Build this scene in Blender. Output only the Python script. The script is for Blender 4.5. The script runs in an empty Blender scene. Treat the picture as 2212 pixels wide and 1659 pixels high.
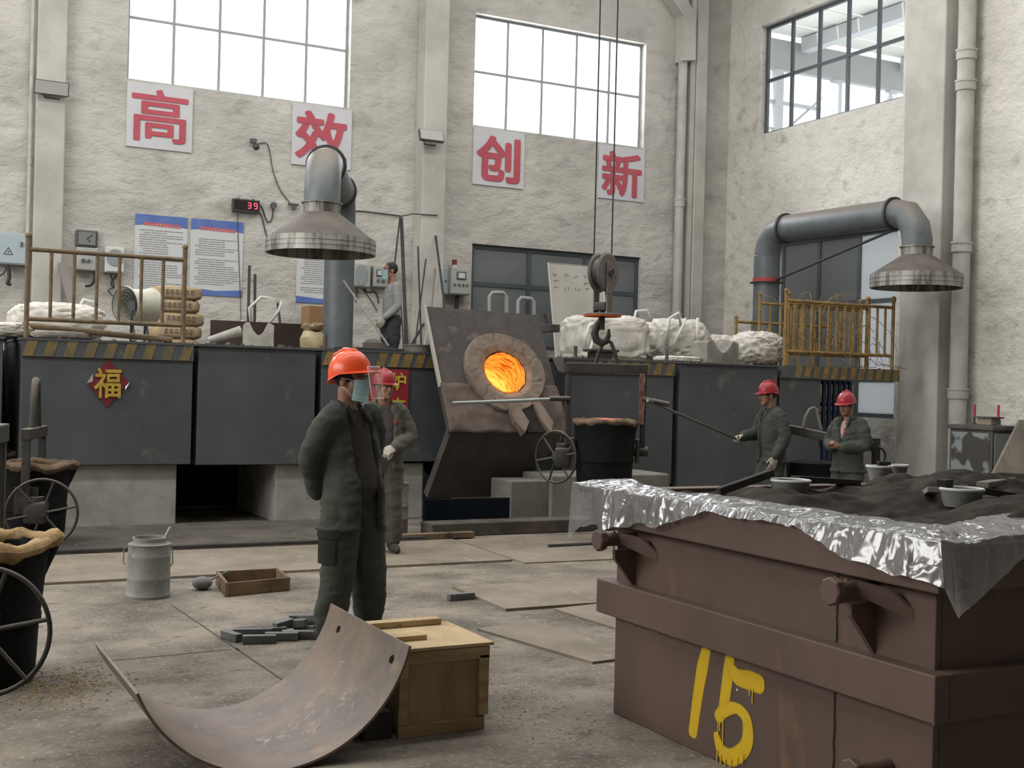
import bpy, bmesh, math, random
from mathutils import Vector, Matrix, noise, Euler

S = bpy.context.scene
COL = S.collection
rnd = random.Random(7)
V = Vector
PI = math.pi

# ------------------------------------------------------------------ camera
TH = math.radians(27.7); ROLL = .025; FPX = 2621.0; EYE = V((0, 0, 1.6))
R0 = V((math.cos(TH), -math.sin(TH), 0)); FW = V((math.sin(TH), math.cos(TH), 0)); UP = V((0, 0, 1))
CR = R0 * math.cos(ROLL) + UP * math.sin(ROLL); CU = UP * math.cos(ROLL) - R0 * math.sin(ROLL)
cd = bpy.data.cameras.new('camera'); cam = bpy.data.objects.new('camera', cd); COL.objects.link(cam)
cd.sensor_width = 36; cd.lens = FPX / 2212 * 36; cd.clip_end = 200; cd.clip_start = .05
mw = Matrix((CR, CU, -FW)).transposed().to_4x4(); mw.translation = EYE
cam.matrix_world = mw
S.camera = cam

def at(px, py, X=None, Y=None, Z=None, D=None):
    """the point of a real plane (X, Y or Z = const, or depth D) seen at a pixel of the photograph"""
    r = FW + CR * ((px - 1106) / FPX) - CU * ((py - 829.5) / FPX)
    if X is not None: t = X / r.x
    elif Y is not None: t = Y / r.y
    elif Z is not None: t = (Z - EYE.z) / r.z
    else: t = D
    return EYE + r * t

# ------------------------------------------------------------------ light
S.view_settings.view_transform = 'Standard'; S.view_settings.look = 'None'
S.view_settings.gamma = 1; S.view_settings.use_curve_mapping = False
S.view_settings.exposure = 0.0
w = bpy.data.worlds.new('sky'); S.world = w; w.use_nodes = True
bg = w.node_tree.nodes['Background']; bg.inputs[0].default_value = (.97, .985, 1, 1); bg.inputs[1].default_value = 2.2

def area(name, loc, size, power, direction, col=(1, .985, .95), spread=180):
    l = bpy.data.lights.new(name, 'AREA'); l.shape = 'RECTANGLE'; l.size, l.size_y = size; l.energy = power; l.color = col
    l.spread = math.radians(spread)
    o = bpy.data.objects.new(name, l); COL.objects.link(o); o.location = loc
    o.rotation_euler = V(direction).to_track_quat('-Z', 'Y').to_euler()
    return o
HX0, HX1, HY0, HY1, HZ = -9.0, 14.2, -8.0, 18.5, 10.6
LK = .74
# roof lights (translucent strips in the roof) and the side windows of the hall
for i, (y, pw) in enumerate(((7.4, 1000), (11.6, 950), (15.4, 480))):
    area('skylight', (2.5, y, HZ - .12), (20, 1.1), pw * LK, (0, 0, -1))
area('skylight', (2.5, 3.2, HZ - .12), (20, .9), 130 * LK, (0, 0, -1))
area('side_window_light', (HX0 + .1, 9, 5.2), (12, 4.4), 2100 * LK, (1, 0, -.1))
# daylight outside the two back windows
for x in (-.74, 4.915, 10.575):
    area('back_window_light', (x, HY1 + .5, 7.3), (3.4, 2.1), 420 * LK, (0, -1, -.5), col=(.95, .97, 1))
sun = bpy.data.lights.new('sun', 'SUN'); sun.energy = 4; sun.angle = math.radians(.6); sun.color = (1, .86, .68)
so = bpy.data.objects.new('sun', sun); COL.objects.link(so); so.rotation_euler = V((.70, -.095, -.66)).to_track_quat('-Z', 'Y').to_euler()

# ------------------------------------------------------------------ materials
def C(r, g, b, k=1.0):
    f = lambda c: (c / 255 / 12.92 if c / 255 < .04045 else ((c / 255 + .055) / 1.055) ** 2.4) * k
    return (f(r), f(g), f(b), 1)
MATS = {}
def M(name, c1, c2=None, scale=4.0, rough=.7, metal=0.0, bump=0.0, bscale=40.0, stretch=(1, 1, 1), dust=None, dust_amt=.8,
      lo=.38, hi=.62, emit=None, estr=0, c3=None, s3=30.0, lo3=.6, hi3=.7, c4=None, s4=60.0, lo4=.6, hi4=.7, detail=6, spec=.4, bdist=.01):
    if name in MATS: return MATS[name]
    m = bpy.data.materials.new(name); m.use_nodes = True; nt = m.node_tree; N = nt.nodes; L = nt.links
    b = N['Principled BSDF']; b.inputs['Roughness'].default_value = rough; b.inputs['Metallic'].default_value = metal
    b.inputs['Specular IOR Level'].default_value = spec
    tc = N.new('ShaderNodeTexCoord'); mp = N.new('ShaderNodeMapping'); L.new(tc.outputs['Object'], mp.inputs[0]); mp.inputs['Scale'].default_value = stretch
    def noi(s, d=detail):
        n = N.new('ShaderNodeTexNoise'); n.inputs['Scale'].default_value = s; n.inputs['Detail'].default_value = d; n.inputs['Roughness'].default_value = .62
        L.new(mp.outputs[0], n.inputs['Vector']); return n.outputs['Fac']
    def ramp(src, a, c):
        r = N.new('ShaderNodeMapRange'); r.inputs[1].default_value = a; r.inputs[2].default_value = c; L.new(src, r.inputs[0]); return r.outputs[0]
    def mix(fac, a, c):
        x = N.new('ShaderNodeMix'); x.data_type = 'RGBA'; L.new(fac, x.inputs[0])
        for s_, v in ((6, a), (7, c)):
            if isinstance(v, tuple): x.inputs[s_].default_value = v
            else: L.new(v, x.inputs[s_])
        return x.outputs[2]
    col = c1
    if c2: col = mix(ramp(noi(scale), lo, hi), c1, c2)
    if c3: col = mix(ramp(noi(s3, 3), lo3, hi3), col, c3)
    if c4: col = mix(ramp(noi(s4, 4), lo4, hi4), col, c4)
    if dust:
        g = N.new('ShaderNodeNewGeometry'); sp = N.new('ShaderNodeSeparateXYZ'); L.new(g.outputs['Normal'], sp.inputs[0])
        a = N.new('ShaderNodeMath'); a.operation = 'MULTIPLY'; a.inputs[1].default_value = dust_amt; L.new(ramp(sp.outputs[2], .15, .8), a.inputs[0])
        col = mix(a.outputs[0], col, dust)
    if isinstance(col, tuple): b.inputs['Base Color'].default_value = col
    else: L.new(col, b.inputs['Base Color'])
    if bump:
        bn = N.new('ShaderNodeBump'); bn.inputs['Strength'].default_value = bump; bn.inputs['Distance'].default_value = bdist
        L.new(noi(bscale), bn.inputs['Height']); L.new(bn.outputs[0], b.inputs['Normal'])
    if emit:
        b.inputs['Emission Color'].default_value = emit; b.inputs['Emission Strength'].default_value = estr
    MATS[name] = m
    return m

# ------------------------------------------------------------------ mesh helpers
def nb(): return bmesh.new()
def box(bm, c, s, rot=None, bev=0.0):
    r = bmesh.ops.create_cube(bm, size=1.0); vs = r['verts']
    bmesh.ops.scale(bm, vec=V(s), verts=vs)
    if bev:
        es = list({e for v in vs for e in v.link_edges})
        rr = bmesh.ops.bevel(bm, geom=es, offset=bev, segments=2, affect='EDGES', profile=.5)
        vs = list({v for f in rr['faces'] for v in f.verts} | {v for v in vs if v.is_valid})
    if rot is not None:
        mt = rot if isinstance(rot, Matrix) else Euler(rot).to_matrix()
        bmesh.ops.rotate(bm, cent=(0, 0, 0), matrix=mt.to_3x3(), verts=vs)
    bmesh.ops.translate(bm, vec=V(c), verts=vs)
    return vs
def frame(d):
    d = V(d).normalized(); a = V((0, 0, 1)) if abs(d.z) < .95 else V((1, 0, 0))
    x = d.cross(a).normalized(); y = d.cross(x).normalized(); return x, y, d
def ring(bm, c, x, y, rx, ry, n, ph=0):
    return [bm.verts.new(V(c) + x * (rx * math.cos(2 * PI * i / n + ph)) + y * (ry * math.sin(2 * PI * i / n + ph))) for i in range(n)]
def skin(bm, a, b):
    n = len(a)
    for i in range(n): bm.faces.new((a[i], a[(i + 1) % n], b[(i + 1) % n], b[i]))
def cyl(bm, p0, p1, r0, r1=None, n=16, caps=True):
    p0, p1 = V(p0), V(p1); r1 = r0 if r1 is None else r1; x, y, d = frame(p1 - p0)
    a = ring(bm, p0, x, y, r0, r0, n); b = ring(bm, p1, x, y, r1, r1, n); skin(bm, a, b)
    if caps: bm.faces.new(a); bm.faces.new(b[::-1])
def tube(bm, pts, r, n=10, closed=False, caps=True):
    pts = [V(p) for p in pts]; m = len(pts); rs = r if isinstance(r, (list, tuple)) else [r] * m
    rows = []; px = None
    for i, p in enumerate(pts):
        if closed: d = pts[(i + 1) % m] - pts[i - 1]
        else: d = pts[min(i + 1, m - 1)] - pts[max(i - 1, 0)]
        d.normalize()
        if px is None: x, y, _ = frame(d)
        else:
            x = (px - d * px.dot(d)).normalized(); y = d.cross(x).normalized()
        px = x; rows.append(ring(bm, p, x, y, rs[i], rs[i], n))
    for i in range(m - 1): skin(bm, rows[i], rows[i + 1])
    if closed: 
        a, b = rows[-1], rows[0]
        k = min(range(n), key=lambda k: (b[k].co - a[0].co).length)
        skin(bm, a, b[k:] + b[:k])
    elif caps: bm.faces.new(rows[0][::-1]); bm.faces.new(rows[-1])
def torus(bm, c, ax, R, r, n=40, k=8):
    x, y, _ = frame(ax)
    tube(bm, [V(c) + x * (R * math.cos(2 * PI * i / n)) + y * (R * math.sin(2 * PI * i / n)) for i in range(n)], r, k, closed=True)
def lathe(bm, prof, c=(0, 0, 0), ax=(0, 0, 1), n=32, close=True):
    x, y, d = frame(ax); c = V(c); rows = []
    for r, h in prof: rows.append(ring(bm, c + d * h, x, y, max(r, 1e-4), max(r, 1e-4), n))
    for a, b in zip(rows, rows[1:]): skin(bm, a, b)
    if close:
        bm.faces.new(rows[0][::-1]); bm.faces.new(rows[-1])
def poly(bm, pts, off):
    """a closed outline of 3-D points pushed along `off` : a solid plate"""
    off = V(off); a = [bm.verts.new(V(p)) for p in pts]; b = [bm.verts.new(V(p) + off) for p in pts]
    bm.faces.new(a); bm.faces.new(b[::-1])
    n = len(a)
    for i in range(n): bm.faces.new((a[i], b[i], b[(i + 1) % n], a[(i + 1) % n]))
def ball(bm, c, r, sub=2, rot=None):
    q = bmesh.ops.create_icosphere(bm, subdivisions=sub, radius=1.0)['verts']
    r = (r, r, r) if not isinstance(r, (tuple, list)) else r
    bmesh.ops.scale(bm, vec=V(r), verts=q)
    if rot is not None: bmesh.ops.rotate(bm, cent=(0, 0, 0), matrix=(rot if isinstance(rot, Matrix) else Euler(rot).to_matrix()).to_3x3(), verts=q)
    bmesh.ops.translate(bm, vec=V(c), verts=q)
    return q
def grid(bm, fn, nu, nv, closed_u=False):
    rows = [[bm.verts.new(V(fn(i / (nu if closed_u else nu - 1), j / (nv - 1)))) for i in range(nu)] for j in range(nv)]
    for j in range(nv - 1):
        for i in range(nu if closed_u else nu - 1):
            k = (i + 1) % nu
            bm.faces.new((rows[j][i], rows[j][k], rows[j + 1][k], rows[j + 1][i]))
    return rows

# ------------------------------------------------------------------ object helpers
BASE = {}
def reg(o):
    BASE[o.name] = o.matrix_basis.copy() if o.parent is None else BASE[o.parent.name] @ o.matrix_basis
def tag(o, label=None, cat=None, group=None, kind=None):
    if label: o['label'] = label
    if cat: o['category'] = cat
    if group: o['group'] = group
    if kind: o['kind'] = kind
    return o
def thing(name, label, cat, loc=(0, 0, 0), rz=0, group=None):
    o = bpy.data.objects.new(name, None); COL.objects.link(o); o.location = V(loc); o.rotation_euler = (0, 0, rz); o.empty_display_size = .1
    tag(o, label, cat, group); o.matrix_basis = Matrix.Translation(V(loc)) @ Matrix.Rotation(rz, 4, 'Z'); reg(o); return o
def fin(name, bm, mat, parent=None, smooth=False, local=False, label=None, solid=0, kind=None):
    """link a bmesh (world coordinates unless local) as ONE mesh object"""
    bmesh.ops.recalc_face_normals(bm, faces=bm.faces)
    me = bpy.data.meshes.new(name); bm.to_mesh(me); bm.free()
    return link(name, me, mat, parent, smooth, local, label, kind)
def link(name, me, mat, parent=None, smooth=False, local=False, label=None, kind=None):
    if mat is not None and not len(me.materials): me.materials.append(mat)
    o = bpy.data.objects.new(name, me); COL.objects.link(o)
    if parent is not None:
        o.parent = parent
        if not local: me.transform(BASE[parent.name].inverted())
    elif not local and len(me.vertices):
        xs = [v.co for v in me.vertices]
        b = V((sum((v.x for v in xs)) / len(xs), sum((v.y for v in xs)) / len(xs), min(v.z for v in xs)))
        me.transform(Matrix.Translation(-b)); o.location = b; o.matrix_basis = Matrix.Translation(b)
    reg(o)
    if smooth:
        for p in me.polygons: p.use_smooth = True
        if smooth != 'all':
            try: me.set_sharp_from_angle(angle=math.radians(38))
            except Exception: pass
    if label: o['label'] = label
    if kind: o['kind'] = kind
    return o
def one(name, bm, mat, label, cat, smooth=False, group=None, kind=None):
    return tag(fin(name, bm, mat, None, smooth), label, cat, group, kind)
def struct(name, bm, mat, parent=None, smooth=False):
    o = fin(name, bm, mat, parent, smooth, local=parent is None)
    if parent is None: o['kind'] = 'structure'
    return o
def copy_tree(o, loc=None, rz=None, label=None):
    def cp(a, par):
        c = a.copy(); COL.objects.link(c)
        if par is not None: c.parent = par
        for ch in a.children: cp(ch, c)
        return c
    r = cp(o, None)
    if loc is not None: r.location = V(loc)
    if rz is not None: r.rotation_euler = (0, 0, rz)
    if label: r['label'] = label
    r.matrix_basis = Matrix.Translation(r.location) @ r.rotation_euler.to_matrix().to_4x4()
    BASE[r.name] = r.matrix_basis.copy()
    return r
def solidify(bm, voxel, smooth_it=4, fn=None):
    """union of closed shapes -> one continuous surface (mesh)"""
    bmesh.ops.recalc_face_normals(bm, faces=bm.faces)
    me = bpy.data.meshes.new('tmp'); bm.to_mesh(me); bm.free()
    o = bpy.data.objects.new('tmp', me); COL.objects.link(o)
    r = o.modifiers.new('r', 'REMESH'); r.mode = 'VOXEL'; r.voxel_size = voxel
    s = o.modifiers.new('s', 'SMOOTH'); s.factor = .5; s.iterations = smooth_it
    dg = bpy.context.evaluated_depsgraph_get(); dg.update()
    out = bpy.data.meshes.new_from_object(o.evaluated_get(dg)); bpy.data.objects.remove(o); bpy.data.meshes.remove(me)
    if fn:
        nn = [v.normal.copy() for v in out.vertices]
        for v, n in zip(out.vertices, nn): v.co += n * fn(v.co, n)
    for p in out.polygons: p.use_smooth = True
    return out
def text_mesh(ch, bold=.0):
    cu = bpy.data.curves.new('t', 'FONT'); cu.body = ch; cu.size = 1; cu.offset = bold; cu.resolution_u = 3
    o = bpy.data.objects.new('t', cu); COL.objects.link(o); dg = bpy.context.evaluated_depsgraph_get(); dg.update()
    me = bpy.data.meshes.new_from_object(o.evaluated_get(dg)); bpy.data.objects.remove(o); bpy.data.curves.remove(cu)
    return me
def text_on(name, ch, mat, parent, lo, ux, uz, w_, h_, bold=0, lift=.004):
    """letters filling a w x h box whose lower corner is lo, along ux and uz"""
    me = text_mesh(ch, 0)
    if bold:
        q = bmesh.new(); q.from_mesh(me); src = q.faces[:] + q.verts[:] + q.edges[:]
        for k in range(10):
            d = bmesh.ops.duplicate(q, geom=src)['geom']; a = 2 * PI * k / 10
            bmesh.ops.translate(q, vec=V((math.cos(a) * bold, math.sin(a) * bold, .0007 * (k + 1))), verts=[v for v in d if isinstance(v, bmesh.types.BMVert)])
        q.to_mesh(me); q.free()
    ux, uz = V(ux).normalized(), V(uz).normalized(); nrm = ux.cross(uz)
    xs = [v.co.x for v in me.vertices]; ys = [v.co.y for v in me.vertices]
    x0, x1, y0, y1 = min(xs), max(xs), min(ys), max(ys)
    for v in me.vertices:
        v.co = V(lo) + ux * ((v.co.x - x0) / (x1 - x0) * w_) + uz * ((v.co.y - y0) / (y1 - y0) * h_) + nrm * (lift + v.co.z)
    return link(name, me, mat, parent)
def fbm(p, s, o=4): return noise.fractal(V(p) * s, 1.0, 2.0, o)
# ================================================================== STRUCTURE
wallm = M('plaster', C(196, 193, 186), C(168, 165, 158), scale=.7, rough=.95, bump=.6, bscale=2.1, stretch=(1, 1, 1.6), lo=.35, hi=.7,
          c3=C(140, 137, 131), s3=2.0, lo3=.56, hi3=.85, bdist=.12, spec=.15, detail=4)
smoothm = M('painted_concrete', C(190, 187, 180), C(170, 167, 160), scale=1.2, rough=.9, bump=.3, bscale=3, c3=C(150, 146, 140), s3=5, lo3=.66, hi3=.8, bdist=.03, spec=.15)
wallr = M('plaster_right', C(212, 209, 201), C(192, 189, 181), scale=1.0, rough=.95, bump=.8, bscale=4.0, stretch=(1, 1, 1.3), lo=.35, hi=.7,
          c3=C(158, 155, 148), s3=3.4, lo3=.56, hi3=.8, bdist=.07, spec=.15, detail=5)
floorm = M('concrete_floor', C(140, 132, 120), C(96, 90, 82), scale=1.5, rough=.88, bump=.8, bscale=22, stretch=(1, 1.15, 1), lo=.38, hi=.62, detail=10,
           c3=C(86, 80, 72), s3=7, lo3=.58, hi3=.74, c4=C(162, 154, 141), s4=34, lo4=.56, hi4=.7, bdist=.02, spec=.25)
roofm = M('roof_sheet', C(120, 122, 124), rough=.9)
bm = nb(); box(bm, (2.6, 5.25, -.1), (25, 27.5, .2)); struct('floor', bm, floorm)
bm = nb(); box(bm, (2.6, 5.25, HZ + .1), (24, 27.2, .2)); struct('ceiling', bm, roofm)
def wall_y(name, y0, y1, x0, x1, holes, mat, z1=HZ):
    """a wall along X with rectangular openings (x0,x1,z0,z1)"""
    bm = nb(); xs = sorted({x0, x1, *[h[0] for h in holes], *[h[1] for h in holes]})
    for a, b in zip(xs, xs[1:]):
        hs = sorted([h for h in holes if h[0] <= a + 1e-6 and h[1] >= b - 1e-6], key=lambda h: h[2]); z = 0
        for h in hs + [(0, 0, z1, z1)]:
            if h[2] > z + 1e-6: box(bm, ((a + b) / 2, (y0 + y1) / 2, (z + h[2]) / 2), (b - a, y1 - y0, h[2] - z))
            z = h[3]
    bmesh.ops.remove_doubles(bm, verts=bm.verts, dist=1e-4)
    return bm
BW = [(-2.46, .99), (3.19, 6.64), (8.85, 12.3)]
bm = wall_y('wall_back', 18.5, 18.74, HX0, 14.44, [(a, b, 5.95, 7.86) for a, b in BW] + [(8.89, 12.3, 2.2, 3.96)], wallm); struct('wall_back', bm, wallm)
bm = wall_y('wall_right', -14.44, -14.2, HY0, 18.5, [(14.08, 17.6, 6.26, 8.25), (14.11, 17.0, 1.2, 4.25)], wallm)
bmesh.ops.rotate(bm, cent=(0, 0, 0), matrix=Matrix.Rotation(PI / 2, 3, 'Z'), verts=bm.verts); struct('wall_right', bm, wallr)
bm = nb(); box(bm, (HX0 - .12, 5.25, HZ / 2), (.24, 27.0, HZ)); struct('wall_left', bm, smoothm)
bm = nb(); box(bm, (2.6, HY0 - .12, HZ / 2), (24, .24, HZ)); struct('wall_front', bm, smoothm)
# pilasters
for i, (x0, x1, d) in enumerate(((1.93, 2.33, .16), (7.8, 8.22, .34), (13.3, 13.55, .2))):
    bm = nb(); box(bm, ((x0 + x1) / 2, 18.5 - d / 2, HZ / 2), (x1 - x0, d, HZ), bev=.02); struct('trim_%d' % (i + 1), bm, smoothm)
# joints in the first pilaster, the haunch on the corner post
bm = nb(); poly(bm, [at(*q, Y=18.22) for q in ((1503, 130), (1503, 28), (1466, -30), (1436, -30), (1477, 34), (1477, 130))], (0, .27, 0)); struct('trim_4', bm, smoothm)
# pilaster of the wall on the other side of the corner and its pipe
bm = nb(); box(bm, (14.0, 13.25, HZ / 2), (.42, .78, HZ), bev=.02); struct('trim_5', bm, smoothm)

glass = bpy.data.materials.new('window_glass'); glass.use_nodes = True
def mixglass(m, tint, gl, rough=.03, white=None, wfac=0):
    nt = m.node_tree; N = nt.nodes; L = nt.links
    for n in list(N): N.remove(n)
    o = N.new('ShaderNodeOutputMaterial'); t = N.new('ShaderNodeBsdfTransparent'); t.inputs[0].default_value = tint
    g = N.new('ShaderNodeBsdfGlossy'); g.inputs['Roughness'].default_value = rough
    lw = N.new('ShaderNodeLayerWeight'); lw.inputs[0].default_value = gl
    x = N.new('ShaderNodeMixShader'); L.new(lw.outputs['Fresnel'], x.inputs[0]); L.new(t.outputs[0], x.inputs[1]); L.new(g.outputs[0], x.inputs[2]); last = x
    if white:
        d = N.new('ShaderNodeBsdfTranslucent'); d.inputs[0].default_value = white; d2 = N.new('ShaderNodeBsdfDiffuse'); d2.inputs[0].default_value = white
        dm = N.new('ShaderNodeMixShader'); L.new(d.outputs[0], dm.inputs[1]); L.new(d2.outputs[0], dm.inputs[2])
        y = N.new('ShaderNodeMixShader'); y.inputs[0].default_value = wfac; L.new(x.outputs[0], y.inputs[1]); L.new(dm.outputs[0], y.inputs[2]); last = y
    L.new(last.outputs[0], o.inputs[0]); return m
mixglass(glass, (.97, .98, 1, 1), .15)
def GL(name, *a, **k):
    m = bpy.data.materials.new(name); m.use_nodes = True; return mixglass(m, *a, **k)
dullglass = GL('dull_glass', (.6, .63, .65, 1), .35, white=C(176, 180, 180), wfac=.55)
frostdark = GL('dusty_glass', (.34, .35, .35, 1), .3, rough=.2, white=C(128, 130, 128), wfac=.8)
frostlight = GL('frosted_glass', (.62, .63, .64, 1), .3, rough=.2, white=C(200, 204, 206), wfac=.7)
lframe = M('pale_frame', C(150, 156, 156), rough=.5); dframe = M('dark_frame', C(74, 80, 84), rough=.5); reveal = M('white_reveal', C(205, 203, 196), rough=.9)

def window(n, o, ux, w_, z0, z1, cols, rows, inn, fm, gm, t=.045, d=.06, depth=.1):
    """o = wall point at z=0 on the room face; ux along the wall; inn = into the wall"""
    ux = V(ux); inn = V(inn); o = V(o); ang = math.atan2(ux.y, ux.x); rot = (0, 0, ang)
    def bx(bm, a, b, za, zb, dd, off): box(bm, o + ux * ((a + b) / 2) + inn * off + UP * ((za + zb) / 2), (b - a, dd, zb - za), rot)
    bm = nb()
    bx(bm, 0, t, z0, z1, d, depth); bx(bm, w_ - t, w_, z0, z1, d, depth); bx(bm, t, w_ - t, z0, z0 + t, d, depth); bx(bm, t, w_ - t, z1 - t, z1, d, depth)
    fr = struct('window_%d' % n, bm, fm)
    fr.location = (0, 0, 0); BASE[fr.name] = Matrix.Identity(4)
    xs = [w_ * i / cols if isinstance(cols, int) else cols[i] * w_ for i in range((cols if isinstance(cols, int) else len(cols) - 1) + 1)]
    zs = [z0 + (z1 - z0) * (i / rows if isinstance(rows, int) else rows[i]) for i in range((rows if isinstance(rows, int) else len(rows) - 1) + 1)]
    for x in xs[1:-1]:
        bm = nb(); bx(bm, x - t / 2, x + t / 2, z0 + t, z1 - t, d * .9, depth); fin('mullion', bm, fm, fr)
    for z in zs[1:-1]:
        bm = nb(); bx(bm, t, w_ - t, z - t / 2, z + t / 2, d * .8, depth); fin('transom', bm, fm, fr)
    k = 0
    for i in range(len(xs) - 1):
        for j in range(len(zs) - 1):
            bm = nb(); bx(bm, xs[i] + t / 2, xs[i + 1] - t / 2, zs[j] + t / 2, zs[j + 1] - t / 2, .006, depth)
            fin('pane', bm, gm(i, j) if callable(gm) and not isinstance(gm, bpy.types.Material) else gm, fr)
    return fr
for k, (a, b) in enumerate(BW):
    window(k + 1, (a, 18.5, 0), (1, 0, 0), b - a, 5.95, 7.86, 5, 2, (0, 1, 0), lframe, glass, t=.042, depth=.17)
window(4, (8.89, 18.5, 0), (1, 0, 0), 3.41, 2.2, 3.96, 3, (0, .62, 1), (0, 1, 0), dframe, dullglass, t=.07)
window(5, (14.2, 17.6, 0), (0, -1, 0), 3.52, 6.26, 8.25, 5, (0, .5, 1), (1, 0, 0), dframe, glass, t=.055, depth=.16)
window(6, (14.2, 17.0, 0), (0, -1, 0), 2.89, 1.2, 4.25, 3, (0, .2, .62, 1), (1, 0, 0), dframe,
       lambda i, j: frostlight if i == 2 else frostdark, t=.07, depth=.14)
# control room behind the low window
dim = M('dim_room', C(150, 154, 156), rough=.9)
bm = nb(); box(bm, (10.6, 21.2, 2), (5, .1, 4.4)); box(bm, (8.1, 19.95, 2), (.1, 2.4, 4.4)); box(bm, (13.1, 19.95, 2), (.1, 2.4, 4.4)); box(bm, (10.6, 19.95, 4.25), (5.1, 2.5, .1))
o = struct('wall_control_room', bm, dim)
bm = nb(); box(bm, (9.6, 20.2, 2.0), (1.6, .5, 2.2), bev=.1); one('control_cabinet', bm, M('cabinet_grey', C(120, 124, 124), rough=.6), 'grey cabinet standing in the dim room behind the low glazed window', 'cabinet')

# open shed outside, seen through the high side window
shed = thing('outdoor_shed', 'pale open shed with ribbed roof standing outside the high dark framed window', 'shed', (20, 19, 0))
sm = M('shed_white', C(205, 205, 196), rough=.7); sg = M('shed_grey', C(150, 152, 150), rough=.8); st = M('shed_steel', C(170, 174, 174), rough=.6)
for i in range(11):
    bm = nb(); box(bm, (23.0, 14.6 + i * .62, 9.5 + .03 * (i % 2)), (14.5, .57, .04)); fin('roof_panel', bm, sm, shed)
for x in (18.2, 21.2):
    bm = nb(); box(bm, (x, 17.7, 9.3), (.25, 6.6, .3)); fin('beam', bm, st, shed)
bm = nb(); box(bm, (23.3, 21.2, 9.05), (14, .16, .66)); fin('fascia', bm, sg, shed)
for x in (17.6, 19.3, 21.0, 23.0, 26, 30):
    bm = nb(); box(bm, (x, 21.2, 4.36), (.2, .2, 8.72)); fin('post', bm, st, shed)
for z, t in ((8.0, .08), (7.4, .05)):
    bm = nb(); box(bm, (23.3, 21.2, z), (13, .07, t)); fin('rail', bm, st, shed)
for x in (17.6, 19.3, 21.0):
    bm = nb(); cyl(bm, (x, 21.2, 7.2), (x + 1.7, 21.2, 8.6), .03, n=6); fin('brace', bm, st, shed)

# downpipes and conduits
pipem = M('pvc_pipe', C(186, 184, 178), C(168, 165, 158), scale=3, rough=.6)
def vpipe(label, x, y, r, z0, z1, couplings, mat=pipem, name='downpipe'):
    t = thing(name, label, 'pipe', (x, y, z0))
    bm = nb(); cyl(bm, (x, y, z0), (x, y, z1), r, n=20); fin('pipe_run', bm, mat, t, True)
    for z in couplings:
        bm = nb(); lathe(bm, [(r * 1.0, -.07), (r * 1.16, -.07), (r * 1.16, .05), (r * 1.25, .05), (r * 1.25, .08), (r, .08)], (x, y, z), n=20); fin('coupling', bm, mat, t, True)
    return t
vpipe('pale wall downpipe with couplings beside the cabinet with two candles', 13.96, 12.62, .125, 0, HZ, (1.62, 3.75, 6.1, 6.55))
vpipe('pale slim downpipe in the corner next to the fourth red character sign', 13.02, 18.36, .085, 1.6, HZ, (5.0, 2.9))
vpipe('thin white conduit running down the wall past the floodlight above the grey switch box', 1.87, 18.42, .028, 1.9, HZ, (5.9, 4.6), name='conduit')
bm = nb(); box(bm, (12.95 + .28, 18.4, 5), (.1, .16, 10)); one('wall_duct', bm, smoothm, 'flat pale casing strip running up beside the corner downpipe', 'casing')
# ================================================================== FURNACE PLATFORM
panel = M('dark_panel', C(80, 83, 87), C(70, 73, 76), scale=1.2, rough=.6, bump=.12, bscale=6, c3=C(106, 105, 100), s3=2.5, lo3=.62, hi3=.8, dust=C(128, 122, 112), bdist=.01)
hy = M('hazard_yellow', C(122, 104, 64), C(96, 88, 66), scale=6, rough=.7, c3=C(70, 70, 66), s3=18, lo3=.6, hi3=.7)
hyr = M('hazard_yellow_bright', C(140, 112, 60), C(104, 90, 60), scale=6, rough=.7, c3=C(70, 66, 58), s3=18, lo3=.6, hi3=.7)
conc = M('plinth_concrete', C(178, 175, 169), C(148, 145, 139), scale=2, rough=.95, bump=.4, bscale=8, c3=C(88, 84, 78), s3=9, lo3=.68, hi3=.75, spec=.15)
kerbm = M('kerb_concrete', C(96, 90, 82), C(72, 68, 62), scale=3, rough=.95, bump=.5, bscale=10, spec=.15)
dustm = M('dust_heap', C(120, 114, 104), C(84, 80, 74), scale=9, rough=1, bump=.6, bscale=30, spec=.1)
def stripes(bm, x0, x1, z0, z1, y, n, w_, lean, skip=()):
    for i in range(n):
        if i in skip: continue
        x = x0 + (x1 - x0 - w_ - lean) * i / (n - 1)
        poly(bm, [(x, y, z0), (x + w_, y, z0), (x + w_ + lean, y, z1), (x + lean, y, z1)], (0, -.004, 0))
def cabinet_unit(label, x0, x1, z0=.66, z1=1.92, stripe=0, y1=14.9, skip=(), face=13.0):
    t = thing('furnace_casing', label, 'furnace casing', ((x0 + x1) / 2, 14, z0))
    bm = nb(); box(bm, ((x0 + x1) / 2, (face + y1) / 2, (z0 + z1) / 2), (x1 - x0, y1 - face, z1 - z0), bev=.008); fin('body', bm, panel, t)
    bm = nb(); box(bm, ((x0 + x1) / 2, (face + y1) / 2 - .02, z1 + .012), (x1 - x0 + .03, y1 - face + .02, .024)); fin('top_plate', bm, panel, t)
    if stripe:
        bm = nb(); box(bm, ((x0 + x1) / 2, face - .012, z1 - .08), (x1 - x0, .02, .165)); fin('edge_strip', bm, panel, t)
        bm = nb(); stripes(bm, x0, x1, z1 - .16, z1 - .004, face - .0225, stripe, .1, .05, skip); fin('hazard_stripes', bm, hy if x0 < 4 else hyr, t, kind='stuff')
    return t
cabinet_unit('dark furnace casing at the frame edge, beyond the hooped ladle', -.6, 1.12)
casA = cabinet_unit('dark furnace casing with hazard stripes and the red diamond paper', 1.29, 2.99, stripe=9)
cabinet_unit('plain dark furnace casing between the red diamond and the striped duct casing', 3.05, 4.35, z0=.65)
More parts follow.
